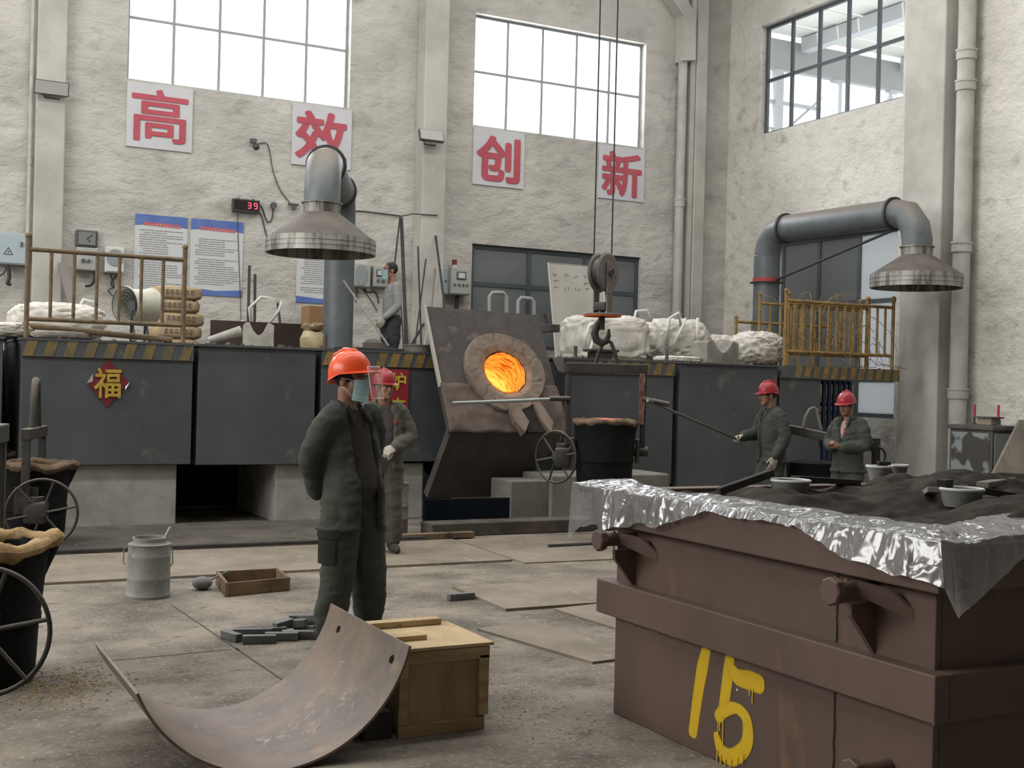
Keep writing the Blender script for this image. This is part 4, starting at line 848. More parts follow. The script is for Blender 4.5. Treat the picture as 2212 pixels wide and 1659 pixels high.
# ================================================================== FUME HOODS
duct = M('duct_grey', C(104, 110, 113), C(92, 97, 100), scale=3, rough=.5, bump=.08, bscale=10, dust=C(126, 117, 108), dust_amt=.95, metal=.2)
galv = M('galvanised', C(150, 148, 142), C(96, 92, 88), scale=10, rough=.45, stretch=(1, 1, .15), metal=.4, lo=.45, hi=.6); ddark = M('duct_flange', C(56, 57, 58), rough=.6); dred = M('red_band', C(150, 62, 58), rough=.6)
hoodm = M('hood_dusty', C(104, 97, 91), C(88, 82, 78), scale=4, rough=.8, bump=.1, bscale=16, spec=.2)
def fume_hood(label, bx, by, hxy, za, zh, r=.21, z0=1.55, rim_h=.16, red=None, brace=None):
    t = thing('fume_hood', label, 'fume hood', (bx, by, z0)); b_ = V((bx, by, 0)); h = V((hxy[0], hxy[1], 0)); d = (h - b_).normalized(); L_ = (h - b_).length; e = .42
    def pt(s, z): return b_ + d * s + V((0, 0, z))
    def seg(name, pts):
        bm = nb(); tube(bm, pts, r, 28, caps=False); o = fin(name, bm, duct, t, True); return o
    bm = nb(); cyl(bm, pt(0, z0), pt(0, za - e), r, n=28); fin('upright_duct', bm, duct, t, True)
    el = [pt(0, za - e), pt(e * .1, za - e * .55), pt(e * .42, za - e * .12), pt(e, za)]
    seg('elbow', el); seg('arm_duct', [pt(e, za), pt(L_ - e, za)])
    seg('elbow', [pt(L_ - e, za), pt(L_ - e * .42, za - e * .12), pt(L_ - e * .1, za - e * .55), pt(L_, za - e), pt(L_, za - e - .12)])
    for s in (e, L_ - e):
        bm = nb(); lathe(bm, [(r, -.02), (r + .035, -.02), (r + .035, .02), (r, .02)], pt(s, za), d, 32); fin('flange', bm, ddark, t, True)
    zc = za - e - .12
    bm = nb(); lathe(bm, [(r, .03), (r + .03, .03), (r + .03, .015), (r + .01, .01), (r + .0, -.1), (r - .01, -.1)], pt(L_, zc), n=32); fin('neck_ring', bm, galv, t, True)
    bm = nb(); lathe(bm, [(r - .005, zc - .09), (.63, zh + rim_h), (.62, zh + rim_h), (r - .02, zc - .1)], pt(L_, 0), n=48, close=False); hc = fin('hood_cone', bm, hoodm, t, True)
    bm = nb(); lathe(bm, [(.63, rim_h + .004), (.638, rim_h * .66), (.632, rim_h * .64), (.638, rim_h * .34), (.632, rim_h * .32), (.636, 0), (.618, .0), (.62, rim_h)], pt(L_, zh), n=48, close=False); fin('hood_rim', bm, galv, t, True)
    if red:
        bm = nb(); lathe(bm, [(r, 0), (r + .012, 0), (r + .012, .07), (r, .07)], pt(0, red), n=28); fin('red_band', bm, dred, t, True)
        bm = nb(); lathe(bm, [(r, 0), (r + .06, 0), (r + .06, -.012), (r, -.012)], pt(0, red), n=28); fin('flange', bm, ddark, t, True)
        bm = nb(); cyl(bm, pt(.1, red), pt(L_ - e, za - r - .02), .022, n=8); fin('brace', bm, ddark, t, True)
    return t
p0 = at(730, 700, D=16.9); p1 = at(693, 540, D=14.1)
fume_hood('grey fume hood over the helmeted workers, beside the glowing furnace', p0.x, p0.y, (p1.x, p1.y), 4.16, 3.05, rim_h=.17)
p0 = at(1656, 600, D=19.8); p1 = at(1979, 610, D=17.2)
fume_hood('grey fume hood with long arm over the yellow railings', p0.x, p0.y, (p1.x, p1.y), 4.2, 3.1, rim_h=.19, red=3.36)

# ================================================================== RAILINGS
rl = M('railing_paint', C(118, 100, 74), C(92, 80, 64), scale=9, rough=.7, c3=C(70, 62, 54), s3=22, lo3=.6, hi3=.7); ry = M('railing_yellow', C(150, 120, 68), C(116, 94, 58), scale=8, rough=.7, c3=C(92, 72, 50), s3=20, lo3=.62, hi3=.72)
def railing(label, loc, rz, W_, n, mat, H_=1.02, r=.025, zt=.9, zb=.2):
    t = thing('railing', label, 'railing', loc, rz, None)
    for x in (0, W_):
        bm = nb(); cyl(bm, (x, 0, 0), (x, 0, H_), r, n=14); po = fin('post', bm, mat, t, True, True); bm = nb(); ball(bm, (x, 0, H_ + .015), r * 1.35, 2); fin('post_knob', bm, mat, po, 'all', True)
    for z in (zt, zb):
        bm = nb(); cyl(bm, (0, 0, z), (W_, 0, z), r * .92, n=12); fin('rail', bm, mat, t, True, True)
    for i in range(1, n + 1):
        x = W_ * i / (n + 1); bm = nb(); cyl(bm, (x, 0, zb), (x, 0, zt), r * .72, n=10); fin('baluster', bm, mat, t, True, True)
    return t
railing('brownish railing standing on the striped casing with the red diamond', (1.335, 13.08, 1.935), 0, 1.56, 6, rl)
railing('nearest of the yellow railings stacked upright on the striped walkway', (11.08, 13.05, 1.945), .0, 2.0, 12, ry)
railing('second yellow railing, just behind the nearest one on the walkway', (11.42, 13.4, 1.945), .0, 1.5, 9, ry, r=.03)
railing('farthest of the yellow railings stacked on the walkway', (11.2, 13.75, 1.945), .05, 2.0, 9, ry)
p = at(1590, 700, Y=15.0); railing('low yellow railing at the back, behind the crumpled sacks', (p.x, 15.0, 1.75), .0, 1.9, 5, ry, H_=.95)
vine = M('dry_vine', C(150, 132, 106), C(110, 96, 78), scale=20, rough=.9)
bm = nb(); R_ = random.Random(5)
for i in range(60):
    x = R_.uniform(11.3, 12.9); y = R_.uniform(13.0, 13.5); z = R_.uniform(2.0, 2.85); pts = []; d = V((R_.uniform(-1, 1), R_.uniform(-.3, .3), R_.uniform(-.6, .6)))
    for k in range(12):
        pts.append((x, y, z)); d = (d + V((R_.uniform(-.5, .5), R_.uniform(-.3, .3), R_.uniform(-.5, .4)))).normalized(); x += d.x * .07; y = min(13.6, max(12.95, y + d.y * .05)); z = min(3.0, max(1.97, z + d.z * .07))
    tube(bm, pts, .0045, 4)
one('dry_vines', bm, vine, 'tangle of dry thin vines and wires caught in the yellow railings', 'vines', True, kind='stuff')

# ================================================================== THINGS ON THE WALL
def onw(px, py, off=.03): return at(px, py, Y=18.5 - off)
signw = M('sign_white', C(200, 200, 204), C(192, 192, 196), scale=2, rough=.7); signr = M('sign_red', C(184, 86, 98), C(174, 78, 90), scale=2, rough=.7)
for ch, x, b_, box_, bo, lb in (('高', 3.19, .96, (.07, .1, .86, .82), .016, 'first red character, nearest the pale conduit, under the big window'), ('效', 5.70, .98, (.05, .09, .88, .82), .03, 'red character partly covered by the grey fume hood'), ('创', 8.85, .98, (.06, .07, .86, .82), .034, 'red character just past the middle pillar, nothing in front'), ('新', 11.34, .97, (.06, .06, .88, .84), .026, 'red character behind the crane ropes')):
    t = thing('wall_sign', 'square white sign with ' + lb, 'sign', (x, 18.48, 4.96))
    bm = nb(); box(bm, (x + b_ / 2, 18.485, 5.44), (b_, .02, .955)); fin('board', bm, signw, t)
    text_on('red_character', ch, signr, t, (x + b_ * box_[0], 18.474, 4.965 + .955 * box_[1]), (1, 0, 0), (0, 0, 1), b_ * box_[2], .955 * box_[3], bold=bo)
# notices with headings
pblue = M('poster_blue', C(78, 104, 168), C(96, 120, 176), scale=3, rough=.5); pwhite = M('poster_white', C(196, 198, 200), rough=.5); ptext = M('poster_text', C(138, 138, 138), rough=.6); pred = M('poster_red', C(196, 96, 104), rough=.5)
def poster(label, x0, x1, z0, z1, seed, gut=.07, noh=False):
    t = thing('wall_notice', label, 'notice', (x0, 18.48, z0)); y = 18.49; Rr = random.Random(seed); w_ = x1 - x0
    bm = nb(); box(bm, ((x0 + x1) / 2, y, (z0 + z1) / 2), (w_, .008, z1 - z0)); fin('sheet', bm, pwhite, t)
    for zt, up in ((z1, -1), (z0, 1)):
        hh = .16 if up < 0 else .1; bm = nb(); pts = [(x0, y - .005, zt)] + [(x0 + w_ * i / 14, y - .005, zt + up * (hh * (.75 + .5 * abs(i / 14 - .5) * 2 * .6))) for i in range(15)] + [(x1, y - .005, zt)]; poly(bm, pts, (0, -.002, 0)); fin('blue_band', bm, pblue, t)
    bm = nb(); x = x0 + w_ * .16
    while x < x1 - w_ * .18: box(bm, (x + .02, y - .009, z1 - .13 - .02 * (x - x0) / w_), (.036, .004, .05)); x += .05
    fin('heading', bm, pred, t, kind='stuff')
    bm = nb(); z = z1 - .23
    while z > z0 + .15:
        if Rr.random() < .9:
            a = x0 + gut + (.05 if Rr.random() < .5 else 0); e = x1 - gut * Rr.choice((1, 1, 2, 4)); x = a
            while x < e - .03: l = Rr.uniform(.04, .2); box(bm, (min(x + l, e) / 2 + x / 2, y - .006, z), (min(l, e - x), .003, .011)); x += l + .012
        z -= .034
    fin('printed_lines', bm, ptext, t, kind='stuff'); return t
poster('blue edged printed notice partly behind the brownish railing', 3.35, 4.12, 2.72, 3.98, 1)
poster('blue edged printed notice under the red digital display', 4.17, 4.97, 2.83, 3.98, 2)
poster('blue edged printed notice half hidden by the grey duct', 5.83, 6.6, 2.8, 3.95, 4)
# digital display
led = thing('digital_display', 'black digital display with red digits on the wall above the printed notice', 'display', (4.98, 18.4, 4.13))
bm = nb(); box(bm, (4.985, 18.44, 4.23), (.42, .09, .2), bev=.01); fin('case', bm, M('display_case', C(70, 70, 70), rough=.6), led)
bm = nb(); box(bm, (4.985, 18.392, 4.235), (.385, .006, .15)); fin('screen', bm, M('display_screen', C(44, 36, 36), rough=.25), led)
for px in (4.87, 5.1):
    bm = nb(); cyl(bm, (px, 18.44, 4.32), (px, 18.44, 4.345), .02, n=10); fin('lug', bm, MATS['display_case'], led)
lr = M('led_red', C(230, 40, 60), emit=(1, .08, .14, 1), estr=2.2)
SEG = {'3': 'abgcd', '9': 'abcdfg'}
for i, c_ in enumerate('39'):
    x0 = 5.0 + i * .1; bm = nb(); s = {'a': ((.025, .088), (.04, .012)), 'g': ((.025, .046), (.04, .012)), 'd': ((.025, .004), (.04, .012)), 'b': ((.05, .067), (.012, .036)), 'c': ((.05, .025), (.012, .036)), 'f': ((.0, .067), (.012, .036)), 'e': ((0, .025), (.012, .036))}
    for k in SEG[c_]: (cx, cz), (sx, szz) = s[k]; box(bm, (x0 + cx, 18.387, 4.19 + cz), (sx, .004, szz))
    fin('lit_digit', bm, lr, led)
blackm = M('black_cable', C(48, 48, 48), rough=.6); greybox = M('grey_box', C(168, 170, 166), C(156, 157, 153), scale=4, rough=.55); bluebox = M('blue_grey_box', C(164, 178, 184), rough=.5); dgrey = M('dark_grey', C(84, 86, 88), rough=.6)
def cable(label, pts, r=.009, mat=blackm, name='cable', off=.02):
    P_ = [onw(*p, off) for p in pts]; Q = []
    for i in range(len(P_) - 1):
        p0, p1, p2, p3 = P_[max(i - 1, 0)], P_[i], P_[i + 1], P_[min(i + 2, len(P_) - 1)]
        for k in range(5): t = k / 5; Q.append(.5 * ((2 * p1) + (p2 - p0) * t + (2 * p0 - 5 * p1 + 4 * p2 - p3) * t * t + (3 * p1 - p0 - 3 * p2 + p3) * t ** 3))
    Q.append(P_[-1]); bm = nb(); tube(bm, Q, r, 6); return one(name, bm, mat, label, 'cable', True)
cable('black looped cable between the digital display and the round socket', [(556, 440), (566, 448), (574, 472), (581, 480), (588, 470), (590, 446)])
cable('black cable dropping from the digital display towards the fume hood', [(556, 450), (566, 470), (573, 500), (580, 520)])
cable('thin wire hanging from the digital display down past the printed notice', [(513, 461), (514, 500), (516, 560), (519, 640), (520, 690)], .005)
cable('thin cable running from the wall camera down behind the fume hood', [(552, 312), (575, 309), (583, 330), (590, 370), (605, 410), (626, 438)], .007)
cable('dark cable strung along the wall from the fume hood to the middle pillar', [(762, 455), (800, 458), (868, 467)], .009)
P_ = [at(868, 467, Y=18.14), at(893, 462, Y=18.14), at(945, 465, Y=18.14)]; bm = nb(); tube(bm, P_, .009, 6); one('cable', bm, blackm, 'short dark cable across the middle pillar', 'cable', True)
p = onw(590, 444); bm = nb(); cyl(bm, p, p - V((0, .05, 0)), .05, n=18); one('round_socket', bm, dgrey, 'small round black socket on the wall beside the digital display', 'socket', True)
p = onw(633, 442); bm = nb(); box(bm, p - V((0, .02, 0)), (.16, .05, .03)); box(bm, p - V((0.0, .04, .06)), (.05, .06, .06), bev=.01); one('wall_bracket', bm, dgrey, 'small dark bracket with lamp base above the edge of the fume hood', 'bracket')
wc = thing('wall_camera', 'small dome camera on the wall between the first two red signs', 'camera', onw(547, 312))
p = onw(546, 305); bm = nb(); box(bm, p - V((0, .03, 0)), (.1, .06, .07), bev=.008); fin('bracket', bm, dgrey, wc)
bm = nb(); ball(bm, p - V((-.03, .09, .1)), .055, 2); fin('dome', bm, M('dome_dark', C(60, 62, 64), rough=.2), wc, 'all')
def flood(label, px0, px1, py0, py1, off, tilt):
    p0, p1 = at((px0 + px1) / 2, (py0 + py1) / 2, Y=18.5 - off), None; w_ = (px1 - px0) * (p0 - EYE).dot(FW) / FPX * 1.12; h_ = (py1 - py0) * (p0 - EYE).dot(FW) / FPX * .9
    t = thing('floodlight', label, 'floodlight', p0 - V((0, 0, h_ / 2))); r = Euler((math.radians(tilt), 0, 0))
    bm = nb(); box(bm, p0, (w_, .06, h_), r, bev=.01); fin('housing', bm, dgrey, t)
    bm = nb(); box(bm, p0 + r.to_matrix() @ V((0, -.034, 0)), (w_ * .93, .006, h_ * .86), r); fin('front_glass', bm, M('lamp_glass', C(164, 164, 158), rough=.3), t)
    bm = nb(); tube(bm, [p0 + V((-.1, .05, -h_ * .45)), p0 + V((-.08, .08, -h_ * .62)), p0 + V((.12, .1, -h_ * .62)), p0 + V((.14, .16, -h_ * .5))], .012, 6); fin('bracket', bm, dgrey, t)
flood('grey floodlight on the first pillar beside the thin white conduit', 79, 143, 173, 207, .26, 10); flood('grey floodlight on the middle pillar above the third red sign', 906, 956, 279, 309, .5, -22)
# electric boxes
def ebox(name, label, px0, py0, px1, py1, mat, dep=.16, off=0.0, cat='box'):
    a = at(px0, py0, Y=18.5 - off - dep); b_ = at(px1, py1, Y=18.5 - off - dep); t = thing(name, label, cat, V((a.x, 18.4 - off, b_.z)))
    bm = nb(); box(bm, ((a.x + b_.x) / 2, 18.5 - off - dep / 2, (a.z + b_.z) / 2), (b_.x - a.x, dep, a.z - b_.z), bev=.008); fin('case', bm, mat, t)
    bm = nb(); box(bm, ((a.x + b_.x) / 2, 18.5 - off - dep - .006, (a.z + b_.z) / 2), ((b_.x - a.x) * .92, .012, (a.z - b_.z) * .92), bev=.004); fin('door', bm, mat, t)
    return t, a, b_, 18.5 - off - dep - .013
t, a, b_, y = ebox('switch_box', 'pale blue switch box with warning triangle at the frame edge', -22, 500, 57, 573, bluebox)
c_ = V(((a.x + b_.x) / 2, y, (a.z + b_.z) / 2 - .05)); bm = nb()
for k in range(3):
    p0, p1 = [c_ + V((math.sin(q) * .065, 0, math.cos(q) * .065)) for q in (2 * PI * k / 3, 2 * PI * (k + 1) / 3)]; cyl(bm, p0, p1, .005, n=6)
box(bm, c_ + V((0, 0, .0)), (.01, .004, .04)); fin('warning_mark', bm, blackm, t, kind='stuff')
bm = nb(); box(bm, (b_.x - .07, y - .01, c_.z + .12), (.03, .02, .06)); fin('latch', bm, dgrey, t)
cable('thick black cable bending out under the pale blue switch box', [(18, 574), (20, 600), (16, 612), (24, 614)], .028, off=.12); cable('thin black cable curving from the pale blue switch box', [(14, 575), (8, 590), (-10, 600)], .012, off=.12)
ck = thing('wall_clock', 'square dark framed wall clock above the grey panel by the railing', 'clock', onw(186, 540)); a = onw(163, 496); b_ = onw(210, 536)
bm = nb(); box(bm, ((a.x + b_.x) / 2, 18.45, (a.z + b_.z) / 2), (b_.x - a.x, .08, a.z - b_.z), bev=.02); fin('frame', bm, M('clock_frame', C(78, 78, 78), rough=.5), ck)
bm = nb(); box(bm, ((a.x + b_.x) / 2, 18.405, (a.z + b_.z) / 2), ((b_.x - a.x) * .76, .012, (a.z - b_.z) * .74)); fin('dial', bm, M('dial', C(122, 122, 120), rough=.4), ck)
cc = V(((a.x + b_.x) / 2, 18.396, (a.z + b_.z) / 2))
for ang, l in ((.9, .1), (2.4, .07)):
    bm = nb(); cyl(bm, cc, cc + V((math.sin(ang) * l, 0, math.cos(ang) * l)), .006, n=6); fin('hand', bm, blackm, ck)
t, a, b_, y = ebox('meter_station', 'grey meter panel with two knobs under the square clock', 166, 533, 212, 586, greybox)
for q in (.3, .55): 
    bm = nb(); p = V((a.x + (b_.x - a.x) * q, y, b_.z + .14)); cyl(bm, p, p - V((0, .03, 0)), .035 - .02 * q, n=12); fin('knob', bm, dgrey, t)
t, a, b_, y = ebox('meter_box', 'small white box wrapped in shiny plastic beside the meter panel', 228, 532, 268, 590, M('shiny_wrap', C(200, 202, 200), rough=.2, bump=.5, bscale=8))
bm = nb(); p = V(((a.x + b_.x) / 2, y, (a.z + b_.z) / 2 + .03)); cyl(bm, p, p - V((0, .012, 0)), .12, n=28); fin('round_window', bm, M('meter_glass', C(140, 146, 148), rough=.2), t)
cable('black cable with plug hanging under the meter panel', [(205, 587), (203, 606), (196, 616), (184, 618)], .022, off=.08); cable('black knotted cables under the plastic wrapped box', [(238, 592), (244, 608), (246, 622), (240, 610), (254, 594)], .012, off=.06); cable('thin cable zigzagging below the plastic wrapped box', [(246, 622), (234, 628), (250, 645)], .008, off=.04)
t, a, b_, y = ebox('meter_box', 'white box with round window beside the grey duct', 764, 568, 800, 621, greybox)
p = V(((a.x + b_.x) / 2 - .02, y, (a.z + b_.z) / 2)); bm = nb(); lathe(bm, [(.01, 0), (.13, 0), (.13, .01), (.01, .01)], p, (0, -1, 0), 28); bmesh.ops.scale(bm, vec=V((.8, 1, 1.25)), space=Matrix.Translation(-p), verts=bm.verts); fin('round_window', bm, MATS['meter_glass'], t)
t, a, b_, y = ebox('gauge_panel', 'grey panel with two square gauges behind the masked man in grey sweater', 808, 573, 850, 622, greybox)
for q in (.26, .62): 
    bm = nb(); p = V((a.x + (b_.x - a.x) * q, y - .01, a.z - .12)); box(bm, p, (.1, .03, .1)); fin('gauge', bm, dgrey, t); bm = nb(); box(bm, p - V((0, .017, 0)), (.075, .004, .07)); fin('gauge_face', bm, pwhite, t)
for q in (.2, .45, .75): 
    bm = nb(); p = V((a.x + (b_.x - a.x) * q, y, b_.z + .1)); cyl(bm, p, p - V((0, .03, 0)), .025, n=10); fin('knob', bm, dgrey, t)
cable('black cables hanging under the white box beside the duct', [(768, 623), (770, 640), (768, 652)], .01); cable('slack black cable between the two wall boxes by the masked man', [(784, 624), (794, 631), (808, 630), (815, 640), (818, 655)], .01); cable('thin cable slanting down behind the masked man', [(786, 628), (802, 650), (815, 672)], .007)
t, a, b_, y = ebox('switch_box', 'narrow pale grey switch box beside the touch screen cabinet', 942, 576, 971, 637, bluebox, .14)
bm = nb(); cyl(bm, V((b_.x - .08, y, (a.z + b_.z) / 2)), V((b_.x - .08, y - .02, (a.z + b_.z) / 2)), .015, n=8); fin('latch', bm, dgrey, t)
t, a, b_, y = ebox('control_cabinet', 'light grey control cabinet with touch screen and red beacon on top', 974, 577, 1017, 638, greybox, .24)
bm = nb(); box(bm, ((a.x + b_.x) / 2, y - .006, a.z - .13), (.17, .02, .13), bev=.006); fin('screen_bezel', bm, dgrey, t); bm = nb(); box(bm, ((a.x + b_.x) / 2, y - .018, a.z - .13), (.12, .006, .085)); fin('screen', bm, pwhite, t)
for q in (.18, .4, .6, .78): 
    bm = nb(); p = V((a.x + (b_.x - a.x) * q, y, b_.z + .16)); cyl(bm, p, p - V((0, .025, 0)), .018, n=10); fin('button', bm, dgrey, t)
bm = nb(); p = V((a.x + .12, 18.38, a.z)); cyl(bm, p, p + V((0, 0, .05)), .05, n=14); fin('beacon_base', bm, pwhite, t); bm = nb(); cyl(bm, p + V((0, 0, .05)), p + V((0, 0, .14)), .042, n=14); fin('beacon', bm, M('beacon_red', C(124, 58, 50), rough=.4), t)
bm = nb(); cyl(bm, V(((a.x + b_.x) / 2, 18.38, b_.z)), V(((a.x + b_.x) / 2 - .03, 18.38, b_.z - .5)), .035, n=10); fin('cable_sleeve', bm, blackm, t)
# ================================================================== CLUTTER ON THE PLATFORM
def lean(name, label, pa, pb, Ya, Yb, r, mat, cat='rod', flat=0):
    a, b_ = at(*pa, Y=Ya), at(*pb, Y=Yb); bm = nb()
    if Yb > 16 and b_.z > 1.56: b_ = a + (b_ - a) * ((a.z - 1.56) / (a.z - b_.z)); b_.y = min(b_.y, 18.4) if b_.y > 15.2 else 15.2 + .1
    if flat: d = (b_ - a); x, y, dd = frame(d); box(bm, (a + b_) / 2, (flat, r, d.length), Matrix((x, y, dd)).transposed())
    else: cyl(bm, a, b_, r, n=8)
    return one(name, bm, mat, label, cat, not flat)
dk = M('black_iron', C(56, 54, 54), rough=.7); pale = M('pale_wood', C(178, 172, 160), rough=.8); greyst = M('grey_steel', C(120, 118, 114), rough=.6)
lean('iron_rod', 'tall black bar leaning on the wall beside the printed notice', (539, 575), (536, 692), 18.42, 17.6, .022, dk); lean('iron_rod', 'shorter black bar leaning on the wall beside the bag loops', (551, 594), (550, 692), 18.42, 17.6, .022, dk)
lean('iron_rod', 'short dark stick leaning on the wall between the bag and the carton', (600, 656), (604, 690), 18.3, 17.6, .02, dk); lean('plank', 'grey plank leaning on the wall behind the brownish railing', (134, 570), (156, 655), 18.3, 17.2, .03, greyst, 'plank', .12)
lean('thin_rod', 'long thin rod hooked on the duct, slanting down to the casing top', (742, 606), (840, 748), 15.6, 13.6, .012, greyst)
for i, (a, b_, r, m, lab) in enumerate((((867, 472), (878, 748), .028, dk, 'thick black bar standing against the middle pillar behind the masked man'), ((864, 470), (865, 600), .014, dk, 'thin black rod hanging beside the middle pillar'),
        ((872, 640), (885, 748), .02, greyst, 'grey bar leaning at the pillar foot'), ((862, 680), (858, 748), .012, pale, 'pale thin stick behind the masked man'), ((866, 660), (872, 748), .012, dk, 'slim dark bar in the bunch at the pillar foot'),
        ((903, 533), (910, 745), .014, dk, 'long thin dark bar leaning on the middle pillar'), ((920, 560), (923, 660), .012, dk, 'shorter thin dark bar leaning on the middle pillar'),
        ((941, 510), (966, 662), .018, dk, 'dark bar leaning across the narrow switch box'), ((940, 580), (960, 662), .012, greyst, 'grey bar leaning under the narrow switch box'), ((946, 590), (963, 662), .012, pale, 'pale bar leaning under the control cabinet'), ((915, 700), (912, 745), .02, dk, 'short dark bar beside the white edge of the furnace deck'))):
    lean('iron_rod' if m is dk else 'steel_rod', lab, a, b_, 18.0 if i < 7 else 18.15, 16.6, r, m)
wbd = thing('whiteboard', 'grey whiteboard with faint writing leaning behind the crane hook', 'whiteboard', at(1240, 770, Y=17.0))
a, b_, c_, d_ = at(1184, 568, Y=17.9), at(1300, 577, Y=17.9), at(1323, 840, Y=17.0), at(1206, 836, Y=17.0); bm = nb(); poly(bm, [a, b_, c_, d_], (0, .03, 0)); fin('board', bm, M('board_grey', C(172, 168, 160), C(160, 156, 148), scale=2, rough=.5), wbd)
bm = nb(); tube(bm, [a, b_, c_, d_], .015, 6, closed=True); fin('board_frame', bm, M('board_frame', C(190, 188, 182), rough=.5), wbd)
ex_ = (b_ - a).normalized(); ey = (d_ - a).normalized(); bm = nb(); R_ = random.Random(8)
for r_ in range(3):
    for k in range(4):
        if r_ and k and R_.random() < .2: continue
        p = a + ex_ * (.07 + k * .2) + ey * (.18 + r_ * .12)
        for s in range(5):
            q = p + ex_ * R_.uniform(0, .09) + ey * R_.uniform(0, .06) + V((0, -.008, 0)); g_ = q + (ex_ if R_.random() < .5 else ey) * R_.uniform(.02, .05); cyl(bm, q, g_, .003, n=4)
fin('marker_strokes', bm, M('marker', C(120, 114, 106), rough=.8), wbd, kind='stuff')
wp = M('white_pipe', C(150, 152, 150), rough=.5)
for lab, pts, Y_ in (('white bent cooling pipe in front of the low window, nearest the control cabinet', [(1057, 845), (1057, 640), (1064, 632), (1086, 632), (1094, 640), (1094, 845)], 17.6), ('white bent cooling pipe in front of the low window, next to the whiteboard', [(1119, 845), (1119, 650), (1126, 643), (1147, 645), (1153, 652), (1153, 845)], 17.6)):
    bm = nb(); tube(bm, [at(*p, Y=Y_) for p in pts], .033, 12); one('cooling_pipe', bm, wp, lab, 'pipe', True)
# bags
sackw = M('bulk_bag_white', C(214, 210, 202), C(190, 186, 178), scale=4, rough=.8, bump=.5, bscale=16, c3=C(128, 122, 112), s3=5, lo3=.64, hi3=.8, spec=.2, bdist=.02); sackt = M('bag_tan', C(176, 156, 124), C(156, 136, 106), scale=5, rough=.85, bump=.3, bscale=20); strapw = M('strap_white', C(208, 206, 200), rough=.8); bprint = M('bag_print', C(120, 104, 92), rough=.8)
def sackmesh(c, s, rz=0, crump=1.0, seed=0, pw=3.2, sub=44, sag=.0):
    bm = nb(); c = V(c); m = Matrix.Rotation(rz, 3, 'Z'); o = V((seed * 3.1, seed * 1.7, seed))
    def f(u, v):
        a = 2 * PI * u; e = -PI / 2 + PI * v; sp = lambda x: math.copysign(abs(x) ** (2 / pw), x)
        p = V((sp(math.cos(e)) * sp(math.cos(a)), sp(math.cos(e)) * sp(math.sin(a)), sp(math.sin(e))))
        q = V((p.x * 1.6, p.y * 1.6, p.z * 2.6)) + o; k = crump * (.12 * (abs(noise.noise(q * 1.7)) - .2) + .10 * (abs(noise.noise(q * 3.4 + V((5, 1, 2)))) - .15) + .07 * (abs(noise.noise(q * 7 + V((1, 7, 2)))) - .15))
        p = p * (1 - k); p.z -= sag * max(0, p.z) * (p.x ** 2) ; p = V((p.x * s[0] / 2, p.y * s[1] / 2, (p.z + 1) * s[2] / 2)); return c + m @ p
    grid(bm, f, sub * 2, sub, True); bmesh.ops.remove_doubles(bm, verts=bm.verts, dist=1e-4); return bm
def bulk(label, c, s, rz=0, seed=0, loops=(), crump=1.0, mat=None, pw=3.2, name='bulk_bag'):
    t = thing(name, label, 'bag', c); fin('sack', sackmesh(c, s, rz, crump, seed, pw), mat or sackw, t, 'all')
    for lp in loops:
        bm = nb(); tube(bm, [V(c) + V(p) for p in lp], .022, 6); bmesh.ops.scale(bm, vec=V((1, 1, 1)), verts=bm.verts); fin('lifting_loop', bm, strapw, t, 'all')
    return t
Z1 = 1.945
p = at(120, 706, Y=14.3); bulk('white bulk bag slumped behind the brownish railing', (p.x, 14.2, Z1), (1.0, 1.0, .42), seed=1, loops=[[(.2, -.2, .36), (.24, -.25, .46), (.34, -.22, .44), (.36, -.15, .34)]])
p = at(30, 720, Y=13.4); bulk('small crumpled white sheet bag at the corner of the casing next to the frame edge', (p.x - .1, 13.5, Z1), (.6, .5, .16), seed=2, crump=1.6)
p = at(110, 726, Y=13.3); bulk('dusty flat grey sack under the long brown pipe', (p.x + .1, 13.35, Z1), (.62, .3, .09), seed=3, crump=.8, mat=M('grey_sack', C(160, 156, 148), C(140, 135, 126), scale=4, rough=.9, bump=.4, bscale=14))
p = at(552, 690, Y=16.6); bulk('white bag with upright loops behind the dark steel trough', (p.x, 16.6, 1.75), (.75, .7, .62), seed=4, loops=[[(-.1, -.2, .5), (-.16, -.25, .8), (-.0, -.25, .96), (.22, -.25, .94), (.2, -.25, .9)], [(.1, -.2, .55), (.25, -.25, .78), (.3, -.25, .92)], [(-.2, -.2, .45), (-.24, -.22, .62), (-.12, -.22, .55)]], crump=1.5, pw=2.2)
p = at(1320, 770, Y=14.6); bulk('big white bulk bag behind the crane hook', (p.x, 14.8, Z1 - .02), (1.1, .95, .68), seed=6, pw=5, crump=1.3, loops=[[(-.42, -.4, .55), (-.56, -.5, .5), (-.66, -.52, .2), (-.55, -.52, .16), (-.42, -.5, .5)], [(.3, -.3, .6), (.34, -.3, .76), (.52, -.3, .78), (.6, -.3, .62)]])
p = at(1480, 770, Y=14.8); bulk('white bulk bag with knotted neck next to the big one', (p.x, 15.1, Z1 - .02), (1.0, .9, .72), seed=7, pw=3, loops=[[(-.42, -.4, .3), (-.4, -.45, .7), (-.25, -.45, .78), (-.16, -.4, .6)], [(-.1, -.42, .7), (-.22, -.5, .55), (-.36, -.5, .3)], [(.1, -.45, .72), (.06, -.5, .5), (.1, -.5, .3)]], crump=1.4)
p = at(1560, 772, Y=14.5); bulk('slumped white sack between the knotted bag and the grey duct', (p.x + .25, 15.0, Z1 - .02), (.75, .7, .5), seed=8, crump=1.7)
p = at(1645, 778, Y=13.7); bulk('pile of crumpled white sacking beside the yellow railings', (p.x, 13.8, Z1), (.8, .62, .5), seed=9, crump=1.7, pw=2.6)
